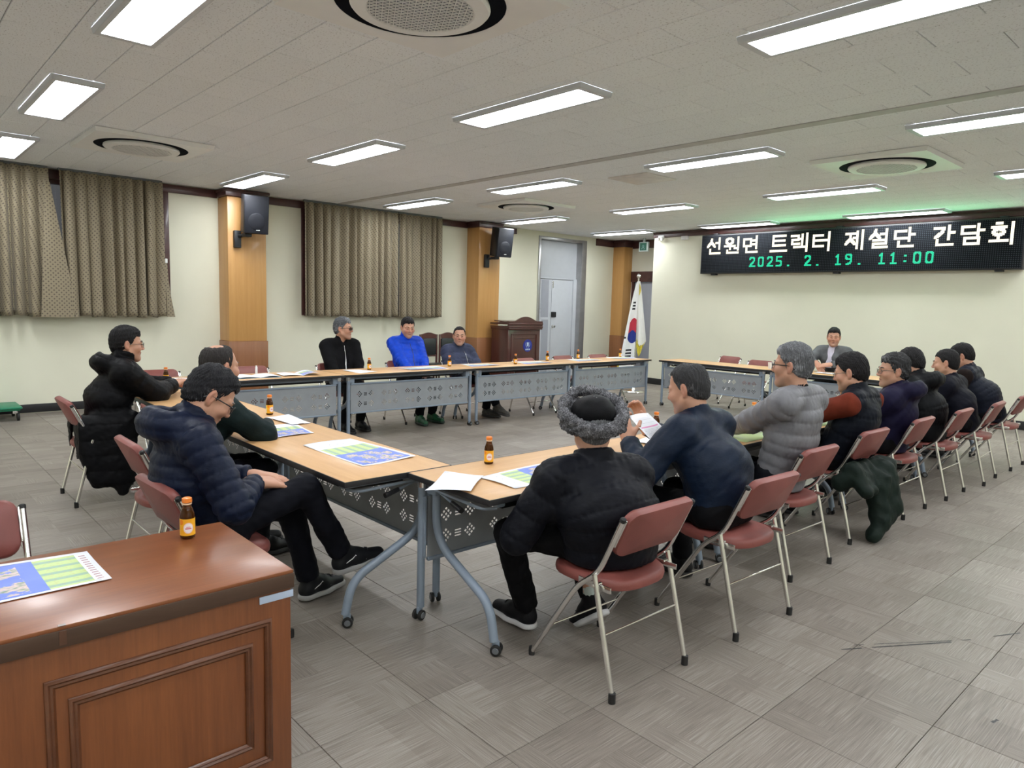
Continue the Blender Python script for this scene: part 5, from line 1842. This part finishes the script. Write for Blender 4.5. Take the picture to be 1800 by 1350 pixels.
    # ---------------- hair
    if hair:
        th = hair.get('t', .012) * .72; fl = hair.get('front', .075) * .6 + .031; rec = hair.get('recede', 0.0); nape = hair.get('nape', -.070)
        K = Field((-.115, -.14, -.13), (.115, .125, .16), .0042 if near else .0052)
        K.ell((0, -.0135, .046), (.0752 + th * .45, .0948 + th * .5, .081 + th * 1.5), .01)
        K.ell((0, -.046, -.010), (.060 + th * .3, .056 + th * .4, .066), .03)
        if hair.get('top'):
            K.ell((0, .010, .085 + th), (.056, .068, .024 + hair['top'] * .8), .02)
        xs = np.array([-.2, -.095, -.05, -.022, -.004, .010, .022, .040, .066, .2])
        zs = np.array([nape, nape, -.050, -.030, .022, -.008, .022, .052 + rec * .5, fl + rec, fl + rec + .01])
        def cutf(X, Y, Z):
            yy = np.broadcast_to(Y, (1, Y.shape[1], 1)).ravel()
            zb = np.interp(yy, xs, zs).reshape(Y.shape)
            temple = rec * np.exp(-((np.abs(X) - .045) / .02) ** 2) * (Y > .02) + .010 * np.exp(-((np.abs(X) - .050) / .014) ** 2) * (Y > .03)
            return (zb + temple + (.0045 * np.sin(X * 150 + seed) + .003 * np.sin(X * 340 + 2 * seed)) * (Y > .03) - Z) * .8 + 0 * X
        K.cut(cutf, .008)
        for s in (-1, 1):
            K.ell((s * .085, -.008, -.002), (.018, .020, .030), .006, 'carve')
        if hair.get('bald'):
            bx = hair['bald']; K.ell(bx[0], bx[1], .03, 'carve')
        P, Q = K.mesh()
        nn = vnormals(P, Q)
        st = np.sin(np.arctan2(P[:, 0], P[:, 1] + .02) * 46 + 9 * wob(P, 28, seed)) * .5 + wob(P, 150, seed + 3) * .7
        P = P + nn * (st * hair.get('rough', .0022) * 1.35)[:, None]
        gv = np.clip(.12 + .55 * np.clip((np.abs(P[:, 0]) - .045) / .035, 0, 1) * np.clip((.07 - P[:, 2]) / .06, 0, 1) + .6 * np.clip((P[:, 1] - .03) / .05, 0, 1) + .25 * np.clip((.0 - P[:, 2]) / .05, 0, 1), 0, 1)
        link('hair', to_mesh('hair', [(hw(P), Q)], hair['mat'], np.repeat(gv[:, None], 3, 1)), root)
    # ---------------- jacket
    j = jacket; pf = j.get('puff', .012)
    lo = allp[:10].min(0) - .24; hi = allp[:10].max(0) + .22
    lo[2] = seat_z - .03 if not j.get('long') else .02
    h = .0078 if near else .0115
    J = Field(lo, hi, h)
    wd = width
    J.cap(H + A3(0, 0, -.035), mid, (.165 + pf) * wd, (.168 + pf) * wd, .05, right, .76)
    J.cap(mid, Sc + A3(0, 0, -.10), (.168 + pf) * wd, (.172 + pf) * wd, .05, right, .68)
    if j.get('belly'):
        J.ell(H + bf * .075 + A3(0, 0, .12), (.13, .12, .14), .06)
    e_ = .22 if j.get('vest') else .1
    J.cap(SL * (1 - e_) + SR * e_, SR * (1 - e_) + SL * e_, .064 + pf * .8, .064 + pf * .8, .05)
    J.cap(N + A3(0, 0, -.02), SL * .6 + N * .4, .058 + pf * .5, .058 + pf, .04).cap(N + A3(0, 0, -.02), SR * .6 + N * .4, .058 + pf * .5, .058 + pf, .04)
    vest = j.get('vest')
    if vest:
        for S, s in ((SL, -1), (SR, 1)):
            J.cap(S - right * s * .05, S - right * s * .02 + A3(0, 0, -.02), .064 + pf * .7, .060 + pf * .7, .03)
    else:
        for i, S in ((0, SL), (1, SR)):
            J.cap(S, el[i], .066 + pf, .056 + pf, .045)
            we = W[i] + unit(el[i] - W[i]) * .018
            J.cap(el[i], we, .055 + pf, .040 + pf * .45, .025, flat=True)
    hu = unit(head - N)
    cr = j.get('collar', .055)
    cr = cr + .012 if cr > .03 else cr
    if cr:
        J.cap(N - hu * .03, N + hu * cr, .074, .070 + j.get('flare', 0), .012, flat=True)
    if j.get('hood'):
        hb = N - bf * .105 + A3(0, 0, .018)
        J.ell(hb, (.150, .092, .082), .05, R=frame_from(bf))
        J.cap(hb + right * .09 + bf * .02, N + right * .075 + bf * .06 + A3(0, 0, -.01), .045, .032, .03).cap(hb - right * .09 + bf * .02, N - right * .075 + bf * .06 + A3(0, 0, -.01), .045, .032, .03)
        J.ell(hb + A3(0, 0, .06) + bf * .02, (.085, .035, .05), .03, 'carve', R=frame_from(bf))
    if cr:
        J.cap(N - hu * .01, N + hu * (cr + .12), .056, .062 + j.get('flare', 0), .006, None, 1, 'carve')
    if j.get('open'):
        J.cap(N + bf * .06 + hu * .06, Sc + bf * .19 - A3(0, 0, j['open']), .062 if shirt is not None else .038, .012, .01, None, 1, 'carve')
    if extra:
        extra(J, dict(H=H, N=N, mid=mid, right=right, bf=bf, kn=kn))
    if not j.get('long'):
        J.cut(lambda X, Y, Z: (seat_z + .003 - Z) + 0 * X + 0 * Y, .012)
    if j.get('hem'):
        J.cut(lambda X, Y, Z: np.where((np.abs(X - H[0]) < .32) & (np.abs(Y - H[1]) < .32), j['hem'] + .04 * np.sin(X * 9 + Y * 7) - Z, -.05) + 0 * Z, .03)
    P, Q = J.mesh()
    P = relax(P, Q, 1, .4)
    nn = vnormals(P, Q)
    # quilting: tubes across the trunk and the sleeves
    bones = [(H + A3(0, 0, -.06), mid, .20), (mid, N, .20)]
    if not vest:
        bones += [(SL, el[0], .075 + pf), (el[0], W[0], .062 + pf), (SR, el[1], .075 + pf), (el[1], W[1], .062 + pf)]
    bd = np.full(len(P), 9.); sc_ = np.zeros(len(P)); acc = [0, np.linalg.norm(mid - bones[0][0]), .02, .305, .02, .305]
    for (a, b, r), o in zip(bones, acc):
        ab = b - a; L = np.linalg.norm(ab)
        t = (P - a) @ ab / L ** 2; tc = np.clip(t, 0, 1)
        d = np.linalg.norm(P - a - tc[:, None] * ab, axis=1) / r
        m = d < bd
        bd[m] = d[m]; sc_[m] = (t * L + o)[m]
    lam = j.get('quilt', 0)
    wr = j.get('wrinkle', .004)
    disp = wr * (wob(P * A3(1, 1, 1.6), 22, seed) * .6 + wob(P, 55, seed + 5) * .45)
    if lam:
        q = np.abs(np.sin(np.pi * (sc_ + .008 * wob(P, 14, seed + 9)) / lam))
        disp = disp + j.get('qa', .009) * (q ** .42 - .68) + .0016 * (1 - q) * np.sin(P @ A3(140, 150, 40) + 3 * wob(P, 30, seed + 7))
    disp = disp + .0010 * wob(P, 190, seed + 8)
    P = P + nn * disp[:, None]
    P[:, 2] = np.maximum(P[:, 2], (seat_z + .001) if not j.get('long') else .012)
    jk = link(j.get('name', 'jacket'), to_mesh('jacket', [(P - org, Q)], j['mat']), root)
    if vest:
        V = Field(lo, hi, h)
        for i, S in ((0, SL), (1, SR)):
            V.cap(S, el[i], .082, .066, .02); V.cap(el[i], W[i] + unit(el[i] - W[i]) * .015, .064, .044, .02, flat=True)
        P, Q = V.mesh(); nn = vnormals(P, Q)
        P = P + nn * (.006 * wob(P, 40, seed))[:, None]
        link('shirt_sleeves', to_mesh('shirt_sleeves', [(P - org, Q)], vest), root)
    if j.get('zip') is not None:
        m = MB(); pts = []
        for t in np.linspace(0, 1, 9):
            c = (N - A3(0, 0, .05)) * (1 - t) + (H + A3(0, 0, .10)) * t
            best = c + bf * .3
            v = P - c if not vest else P - c
            al = v @ bf; pe = np.linalg.norm(v - al[:, None] * bf, axis=1)
            k = np.where((pe < .03) & (al > 0))[0]
            if len(k):
                best = c + bf * (al[k].max() + .001)
                pts.append(best - org)
        if len(pts) > 2:
            m.tube(pts, .0035, 6); obj('zip', m, j['zip'], jk)
    if shirt is not None:
        S_ = Field(N - .28, N + .24, .008)
        if j.get('open'):
            S_.cap(N + bf * .03 - hu * .04, Sc + bf * .095 - A3(0, 0, j['open'] - .02), .070, .055, .02)
        S_.cap(N - hu * .06, N + hu * .045, .068, .062, .01, flat=True).cap(N + hu * .0, N + hu * .16, .055, .058, .005, None, 1, 'carve')
        P, Q = S_.mesh(); link('shirt_collar', to_mesh('shirt_collar', [(P - org, Q)], shirt), root)
    # ---------------- trousers
    tp = np.array([H] + kn + An)
    lo = tp.min(0) - .15; hi = tp.max(0) + .15; hi[2] = max(hi[2], .72); lo[2] = max(lo[2], 0)
    U = Field(lo, hi, h)
    U.cap(hl[0], hl[1], .118, .118, .04)
    for i in (0, 1):
        U.cap(hl[i] + A3(0, 0, -.005), kn[i], .084, .066, .03)
        e = An[i] + unit(kn[i] - An[i]) * .015
        U.cap(kn[i], e, .064, .056, .02, flat=True)
    U.cut(lambda X, Y, Z: np.where((np.abs(X - H[0]) < .26) & (np.abs(Y - H[1]) < .22), seat_z - Z, -.05) + 0 * Z, .01)
    P, Q = U.mesh(); P = relax(P, Q, 1, .5); nn = vnormals(P, Q)
    P = P + nn * (.0045 * wob(P, 34, seed + 2) + .003 * wob(P, 80, seed + 4))[:, None]
    P[:, 2] = np.maximum(P[:, 2], .012)
    link('trousers', to_mesh('trousers', [(P - org, Q)], trousers), root)
    # ---------------- shoes
    up_, so_, la_ = shoe_meshes(*SHOES[shoes], shoes)
    for i in (0, 1):
        td = fwd if toes is None or toes[i] is None else np.asarray(toes[i], float)
        if isinstance(td, tuple):
            td = np.asarray(td, float)
        td = unit(td); upv = unit(A3(0, 0, 1) - td * td[2]) if abs(td[2]) < .95 else unit(kn[i] - An[i])
        sd = np.cross(upv, td)
        B = An[i] - upv * .092 + td * .03 - org
        Ms = Matrix(((td[0], sd[0], upv[0], B[0]), (td[1], sd[1], upv[1], B[1]), (td[2], sd[2], upv[2], B[2]), (0, 0, 0, 1)))
        so = link('shoe', up_, root, Ms)
        link('sole', so_, so); link('laces', la_, so)
        if shoes == 'black_grey':
            m = MB()
            for sd_ in (-1, 1):
                m.tube([(x, sd_ * (w + .0015), z) for x, w, z in ((-.070, .0300, .052), (-.03, .0405, .056), (.005, .0408, .068), (.022, .0395, .080), (.045, .0425, .055), (.075, .0425, .044))], .0026, 6)
            obj('side_stripe', m, M_['white'], so)
        sk = MB(); sk.tube([tuple(An[i] - org - upv * .03), tuple(An[i] - org + unit(kn[i] - An[i]) * .06)], [.036, .038], 12)
        obj('sock', sk, M_['sock_white'] if shoes == 'black_white' else M_['sock'], root)
    # ---------------- glasses
    if glasses:
        style, lens = glasses
        fm = M_['frame_black'] if style != 'metal' else M_['frame_metal']
        m = MB(); r_ = .0026 if style == 'thick' else .0017
        rims = []
        for s in (-1, 1):
            pts = []
            for k in range(20):
                a = 2 * PI * k / 20
                c_, s_ = math.cos(a), math.sin(a)
                x = s * .0325 + .0225 * abs(c_) ** .7 * (1 if c_ > 0 else -1); z = .006 + .0165 * abs(s_) ** .8 * (1 if s_ > 0 else -1)
                pts.append(hw((x, .108 - 5.2 * x * x, z)))
            m.tube(pts, r_, 6, closed=True); rims.append(pts)
            m.tube([hw((s * .055, .094, .012)), hw((s * .070, .070, .014)), hw((s * .0765, .0, .010)), hw((s * .079, -.022, .006)), hw((s * .076, -.038, -.012))], r_ * 1.1, 6)
        m.tube([hw((-.010, .1075, .010)), hw((0, .1095, .013)), hw((.010, .1075, .010))], r_, 6)
        go = obj('glasses', m, fm, root)
        for pts in rims:
            q = MB(); c = np.mean(pts, 0)
            n = len(pts); q.add([c] + pts, [(0, k + 1, (k + 1) % n + 1) for k in range(n)])
            obj('lens', q, lens, go)
    if hat:
        hat(root, hw, head, RH, org)
    return root

M_['sock'] = simple('dark_sock', (.03, .03, .04), .8)
M_['sock_white'] = simple('pale_sock', (.52, .60, .58), .8)
HAIR = {
    'black': hair_material('black_hair', (.010, .009, .010), (.05, .048, .05), .2),
    'salt': hair_material('dark_hair_with_grey', (.012, .012, .015), (.34, .35, .37), .42),
    'brownish': hair_material('thin_dark_hair', (.026, .022, .021), (.12, .11, .11), .4),
    'grey': hair_material('grey_hair', (.10, .103, .110), (.42, .43, .45), .75),
    'silver': hair_material('silver_hair', (.075, .08, .088), (.36, .38, .41), .7),
    'greydark': hair_material('iron_grey_hair', (.034, .034, .036), (.24, .24, .25), .60),
}
navy_t = cloth('dark_navy_trousers', (.010, .011, .017), .7)
black_t = cloth('black_trousers', (.008, .008, .010), .7)
grey_t = cloth('charcoal_trousers', (.018, .018, .021), .7)
zipm = M_['dull_chrome']
UP = A3(0, 0, 1)

# 1. man in the long black coat (left), facing +Y
def long_coat(J, d):
    c = d['H']
    for q in (-.20, -.10, 0., .08):
        J.cap(c + A3(.16, q, .02), c + A3(.24, q * .75 + .02, -.37), .085, .045, .05)
    J.cap(c + A3(.17, -.02, .0), c + A3(.255, .03, -.455), .09, .035, .05)
    J.cap(c + A3(-.17, -.1, .0), c + A3(-.22, -.10, -.30), .07, .04, .05)
    J.cap(c + A3(-.1, -.24, -.0), c + A3(-.08, -.26, -.14), .05, .03, .04)
    J.cap(c + A3(.12, -.24, -.0), c + A3(.14, -.25, -.18), .05, .03, .04)
    J.cap(c + A3(.14, .12, .03), c + A3(.18, .28, -.02), .08, .06, .05)
person('man in long black padded coat and round glasses reaching onto the table', 0, (-5.9, 1.31), (-5.88, 1.455, 1.135), ((-6.12, 1.86, .80), (-5.93, 1.80, .815)),
       ((-6.0, 1.62, .10), (-5.8, 1.60, .10)), dict(mat=cloth('black_padded_coat', (.0075, .0075, .009), .5, crease=.5), name='coat', puff=.030, quilt=.11, qa=.008, hood=True, long=True, collar=.09, flare=.012, wrinkle=.006),
       cloth('blue_grey_trousers', (.09, .11, .15), .7), dict(mat=HAIR['black'], t=.014, front=.056, top=.012, rough=.003), yaw=-4, pitch=4, glasses=('metal', M_['lens']), hands=('rest', 'rest'), near=True, extra=long_coat, seed=11)
# 2. balding man in dark green, facing +Y, half hidden
person('balding man in dark green jacket with folded hands on the near table', 0, (-4.06, 1.27), (-4.05, 1.475, 1.115), ((-4.33, 1.72, .765), (-4.09, 1.76, .765)),
       ((-4.15, 1.65, .10), (-3.95, 1.65, .10)), dict(mat=cloth('dark_green_fabric', (.016, .030, .032), .6), puff=.012, collar=.06, wrinkle=.006), navy_t,
       dict(mat=HAIR['brownish'], t=.007, front=.080, recede=.03, bald=((0, -.035, .150), (.052, .055, .045)), rough=.003), yaw=14, pitch=3, red=.6, hands=('rest', 'rest'), elbow=(A3(-.8, -.1, -.3), A3(.9, -.2, -.25)),
       hand_dirs=((A3(.9, .35, -.05), UP), (A3(-.85, .30, .0), UP)), near=True, seed=12)
# 3. man with crossed legs in the foreground, facing +Y
person('man in navy quilted jacket and dark glasses, head bowed, legs crossed', 0, (-3.10, 1.10), (-3.115, 1.085, 1.085), ((-3.17, 1.30, .70), (-2.985, 1.235, .715)),
       ((-3.22, 1.60, .10), (-3.03, 1.68, .275)), dict(mat=cloth('navy_quilted_nylon', (.0105, .017, .045), .45, crease=.5, spec=.5), puff=.015, quilt=.052, qa=.0075, hood=True, collar=.07, flare=.008, wrinkle=.005), navy_t,
       dict(mat=HAIR['salt'], t=.011, front=.066, top=.012, rough=.0032, grey_brow=True), yaw=-6, pitch=38, roll=0, hands=('rest', 'rest'), knees=((-3.22, 1.50, .51), (-3.0, 1.475, .645)), toes=(A3(-.25, .95, 0), A3(.05, .97, .12)),
       elbow=(A3(-.7, -.5, -.5), A3(.75, -.55, -.3)), hand_dirs=((A3(.5, .8, -.15), A3(0, .1, 1)), (A3(-.2, .95, -.22), A3(.25, .15, 1))), glasses=('thick', M_['lens']), shoes='black_grey', near=True, back=.06, seed=13)
# 4. grey-haired man in black fleece, facing +X
person('grey-haired man in black fleece and tinted glasses looking sideways', -90, (-7.53, 4.18), (-7.68, 4.27, 1.165), ((-7.33, 4.30, .60), (-7.33, 4.03, .60)),
       ((-7.26, 4.25, .10), (-7.20, 4.02, .10)), dict(mat=cloth('black_fleece', (.008, .008, .0095), .85, bump=.1), puff=.014, collar=.055, open=.20, wrinkle=.004, zip=zipm), black_t,
       dict(mat=HAIR['silver'], t=.017, front=.068, top=.014, rough=.004, grey_brow=True), yaw=42, pitch=0, glasses=('thick', M_['lens_dark']), seed=14)
# 5. man in the blue jacket
person('dark-haired man in bright blue quilted jacket with lowered eyes', -90, (-7.51, 5.15), (-7.70, 5.215, 1.175), ((-7.33, 5.26, .60), (-7.33, 5.06, .60)),
       ((-7.25, 5.28, .10), (-7.20, 5.06, .10)), dict(mat=cloth('bright_blue_nylon', (.006, .055, .52), .4, crease=.4, spec=.5), puff=.016, quilt=.058, qa=.009, collar=.075, flare=.006, wrinkle=.004, zip=M_['black']), black_t,
       dict(mat=HAIR['black'], t=.013, front=.062, top=.012, rough=.003), yaw=-16, pitch=10, skin=1.04, red=.4, shoes='green', toes=(A3(1, .15, 0), A3(1, -.2, 0)), seed=15)
# 6. smiling man in slate puffer, low in his chair
person('smiling man in slate grey-blue puffer jacket, legs crossed, near the pillar', -90, (-7.50, 6.02), (-7.68, 6.055, 1.055), ((-7.33, 6.15, .60), (-7.33, 5.92, .60)),
       ((-7.18, 6.14, .10), (-6.98, 6.16, .17)), dict(mat=cloth('slate_puffer', (.040, .047, .085), .5), puff=.024, quilt=.10, qa=.012, collar=.065, flare=.012, wrinkle=.005, zip=zipm), navy_t,
       dict(mat=HAIR['black'], t=.008, front=.080, recede=.022, rough=.0025), yaw=-34, pitch=0, red=.8, shoes='olive', toes=(A3(.9, .3, 0), A3(.95, .1, -.12)), hipz=.525, seed=16)
# 7. man in grey blazer at the head table, facing -Y
person('man in grey blazer leaning on the head table with clasped hands', 180, (-4.27, 10.22), (-4.255, 10.0, 1.185), ((-4.13, 9.66, .83), (-4.30, 9.64, .83)),
       ((-4.15, 9.85, .10), (-4.40, 9.85, .10)), dict(mat=cloth('grey_tweed', (.115, .120, .125), .75, weave=300), name='blazer', puff=.010, collar=.02, open=.24, wrinkle=.004), black_t,
       dict(mat=HAIR['black'], t=.013, front=.066, top=.012, rough=.003), yaw=22, pitch=4, hands=('rest', 'rest'), elbow=(A3(.9, .2, -.2), A3(-.9, .2, -.2)),
       hand_dirs=((A3(-.75, -.35, -.15), A3(-.1, -.5, .85)), (A3(.55, -.25, -.6), A3(.1, -.5, .85))), shirt=cloth('pale_shirt', (.55, .53, .62), .7), seed=17)

# 8. man in fur hat, facing -X
def fur_hat(root, hw, head, RH, org):
    r = empty('fur_hat'); r.parent = root
    F = Field((-.15, -.17, -.03), (.15, .16, .20), .0075)
    F.ell((0, -.008, .062), (.090, .108, .074), .02)
    P, Q = F.mesh(); P = P + vnormals(P, Q) * (.002 * wob(P, 60, 3))[:, None]
    link('crown', to_mesh('crown', [(hw(P), Q)], cloth('black_hat_nylon', (.010, .010, .012), .55)), r)
    G = Field((-.18, -.20, -.06), (.18, .19, .20), .0065)
    n = 30
    def pt(a, q):
        c_, s_ = math.cos(a), abs(math.sin(a))
        lo_ = .016 + .028 * c_; hi_ = .055 + .052 * c_ + .018 * s_ ** 3
        if c_ > 0:
            hi_ += .042 * c_
        fl = .010 * q + .022 * s_ ** 4
        return A3((.093 + fl) * math.sin(a), (.116 + .008 * q) * c_ - .005, lo_ + (hi_ - lo_) * q)
    for k in range(n):
        a0, a1 = 2 * PI * k / n, 2 * PI * (k + 1) / n
        for q in (0, .5, 1):
            G.cap(pt(a0, q), pt(a1, q), .0175, .0175, .012)
    P, Q = G.mesh(); nn = vnormals(P, Q)
    rs = np.random.RandomState(4)
    P = P + nn * (.005 * wob(P, 120, 5) + .004 * wob(P, 300, 6) + rs.uniform(-.0035, .0045, len(P)))[:, None]
    m = NT('grey_fur'); co = m.coord('Object')
    f = m.noise(co, 170, 4, .7); g = m.noise(co, 26, 3, .6)
    m.base(m.ramp(m.math('ADD', m.math('MULTIPLY', f, .7), m.math('MULTIPLY', g, .3)), [(.36, (.02, .02, .024)), (.50, (.12, .12, .13)), (.66, (.46, .46, .50))]))
    m.set(Roughness=.9); m.bump(f, .8, .012)
    link('fur_brim', to_mesh('fur_brim', [(hw(P), Q)], m.mat), r)
person('man in fur-trimmed hat and black padded jacket, seen from behind', 90, (-1.85, 2.30), (-1.965, 2.285, 1.005), ((-2.17, 2.20, .64), (-2.20, 2.42, .64)),
       ((-2.285, 2.235, .105), (-2.08, 2.47, .15)), dict(mat=cloth('black_padded_nylon', (.0085, .0095, .015), .5, crease=.5, spec=.45), puff=.016, quilt=.10, qa=.008, collar=.045, flare=.012, wrinkle=.006, belly=True), black_t,
       dict(mat=HAIR['grey'], t=.006, front=.08, rough=.002), yaw=-36, pitch=5, twist=-24, hat=fur_hat, knees=((-2.235, 2.06, .515), (-2.24, 2.47, .50)), toes=(A3(-1, .0, 0), A3(-.72, .1, -.55)), shoes='black_white',
       elbow=(A3(.25, -.9, -.5), A3(.3, .9, -.5)), near=True, width=1.16, back=.05, seed=18)
# 9. man reading a sheet
person('man in navy bomber jacket holding up a printed sheet', 90, (-1.83, 3.15), (-2.06, 3.14, 1.105), ((-2.235, 2.885, .845), (-2.39, 3.22, .86)),
       ((-2.30, 3.02, .10), (-2.20, 3.40, .10)), dict(mat=cloth('navy_bomber_nylon', (.010, .021, .048), .42, crease=.6, spec=.55), puff=.016, collar=.045, wrinkle=.008, hem=.565), black_t,
       dict(mat=HAIR['greydark'], t=.009, front=.075, recede=.012, rough=.0025, bald=((0, -.045, .158), (.035, .035, .03))), yaw=10, pitch=16, hands=('grip', 'grip'), elbow=(A3(.2, -.7, -.75), A3(.3, .7, -.6)),
       hand_dirs=((A3(-.55, .2, .8), A3(.1, -1, .1)), (A3(-.35, -.1, .9), A3(.1, 1, .1))), near=True, width=1.12, shoes='black', seed=19)
# 10. grey puffer
person('grey-haired man in light grey puffer jacket with dark glasses', 90, (-1.99, 4.06), (-1.955, 4.055, 1.20), ((-2.37, 4.08, .765), (-2.43, 4.34, .765)),
       ((-2.35, 3.95, .10), (-2.35, 4.2, .10)), dict(mat=cloth('light_grey_puffer', (.165, .165, .178), .45, crease=.4, spec=.45), puff=.015, quilt=.072, qa=.009, collar=.02, wrinkle=.004), navy_t,
       dict(mat=HAIR['grey'], t=.016, front=.068, top=.010, rough=.0035, grey_brow=True), yaw=8, pitch=2, glasses=('thick', M_['lens']), near=True, shirt=cloth('dark_collar', (.012, .013, .018), .7), elbow=(A3(.2, -.75, -.7), A3(.2, .8, -.6)), back=.012, seed=20)
# 11. vest with rust sleeves
person('black-haired man in navy vest over rust-red sleeves', 90, (-2.06, 5.0), (-1.99, 5.0, 1.115), ((-2.40, 4.93, .765), (-2.46, 5.16, .765)),
       ((-2.4, 4.9, .10), (-2.4, 5.12, .10)), dict(mat=cloth('navy_vest_nylon', (.0095, .0125, .021), .5), name='vest', vest=cloth('rust_sleeve', (.125, .023, .012), .8), puff=.022, quilt=.13, qa=.009, collar=.065, wrinkle=.005), black_t,
       dict(mat=HAIR['black'], t=.015, front=.058, top=.010, rough=.003), yaw=6, pitch=14, glasses=('metal', M_['lens']), elbow=(A3(.1, -.95, -.35), A3(.2, .8, -.5)), red=.5, near=True, seed=21)
# 12. purple-navy hooded jacket, looking left
person('grey curly-haired man in purple-navy hooded jacket looking over his shoulder', 90, (-2.04, 5.92), (-2.03, 5.90, 1.085), ((-2.40, 5.85, .765), (-2.44, 6.1, .765)),
       ((-2.4, 5.82, .10), (-2.4, 6.04, .10)), dict(mat=cloth('purple_navy_nylon', (.016, .014, .046), .55), puff=.020, collar=.06, hood=True, wrinkle=.008), black_t,
       dict(mat=HAIR['greydark'], t=.017, front=.066, top=.010, rough=.005), yaw=36, pitch=3, glasses=('metal', M_['lens']), back=.012, seed=22)
# 13. black hooded coat
person('man in black hooded padded coat bending over the table', 90, (-2.03, 6.80), (-2.19, 6.76, 1.10), ((-2.42, 6.70, .765), (-2.45, 6.95, .765)),
       ((-2.4, 6.7, .10), (-2.4, 6.92, .10)), dict(mat=cloth('black_hooded_nylon', (.009, .010, .012), .55), puff=.028, quilt=.13, qa=.012, hood=True, collar=.07, wrinkle=.006), black_t,
       dict(mat=HAIR['black'], t=.014, front=.06, rough=.003), yaw=0, pitch=22, seed=23)
# 14. plain navy jacket
person('short-haired man in plain navy jacket with piped collar', 90, (-1.99, 7.68), (-2.16, 7.61, 1.075), ((-2.42, 7.50, .765), (-2.45, 7.78, .765)),
       ((-2.4, 7.56, .10), (-2.4, 7.78, .10)), dict(mat=cloth('plain_navy', (.0095, .0105, .020), .6), puff=.018, collar=.045, wrinkle=.007), black_t,
       dict(mat=HAIR['black'], t=.009, front=.064, rough=.002), yaw=10, pitch=8, back=.012, seed=24)
# 15. quilted vest, last
person('black-haired man in navy quilted vest leaning down at row end', 90, (-1.99, 8.63), (-2.27, 8.52, 1.105), ((-2.42, 8.42, .765), (-2.46, 8.70, .765)),
       ((-2.4, 8.5, .10), (-2.4, 8.74, .10)), dict(mat=cloth('navy_quilted_vest', (.017, .021, .036), .5), name='vest', vest=cloth('dark_brown_sleeve', (.022, .014, .013), .8), puff=.020, quilt=.055, qa=.008, collar=.05, wrinkle=.004), black_t,
       dict(mat=HAIR['black'], t=.014, front=.06, top=.008, rough=.003), yaw=8, pitch=24, red=.8, seed=25)

# ---------------------------------------------------------------- held sheet and the coat hung on a chair
M_text = M_['textsheet']
quad_sheet([(-2.08, 2.925, .825), (-2.10, 3.115, .825), (-2.29, 3.115, .955), (-2.27, 2.925, .955)], 0, M_text, 'printed sheet with pink bar held up by the man in navy bomber', 'held_sheet', .004)
ct = thing('hung_coat', 'dark green padded coat draped over the chair back of the man in vest', 'coat', T(-1.78, 5.0, 0))
F = Field((-2.12, 4.60, 0.0), (-1.60, 5.42, .64), .0105)
for y in np.linspace(4.77, 5.25, 7):
    F.cap((-1.85, y, .50), (-1.755 + .02 * math.sin(y * 20), y, .37), .040, .045, .04)
F.cap((-1.77, 5.14, .46), (-1.70, 5.12, .22), .070, .065, .05).cap((-1.70, 5.12, .22), (-1.72, 4.90, .05), .068, .046, .05)
F.cap((-1.78, 5.03, .42), (-1.725, 4.97, .17), .085, .06, .05, A3(1, 0, 0), .6).cap((-1.77, 5.15, .40), (-1.72, 5.03, .14), .075, .05, .05)
F.cap((-1.84, 4.79, .49), (-1.90, 4.75, .40), .05, .06, .05).cap((-1.79, 5.25, .48), (-1.80, 5.29, .33), .055, .05, .05)
P, Q = F.mesh(); nn = vnormals(P, Q)
P = P + nn * (.006 * wob(P * A3(1, 1.6, .6), 34, 31) + .004 * wob(P, 75, 33))[:, None]
P[:, 2] = np.maximum(P[:, 2], .006)
link('coat_body', to_mesh('coat_body', [(P - A3(-1.78, 5.0, 0), Q)], cloth('dark_green_padded', (.018, .030, .024), .5, crease=.6)), ct)
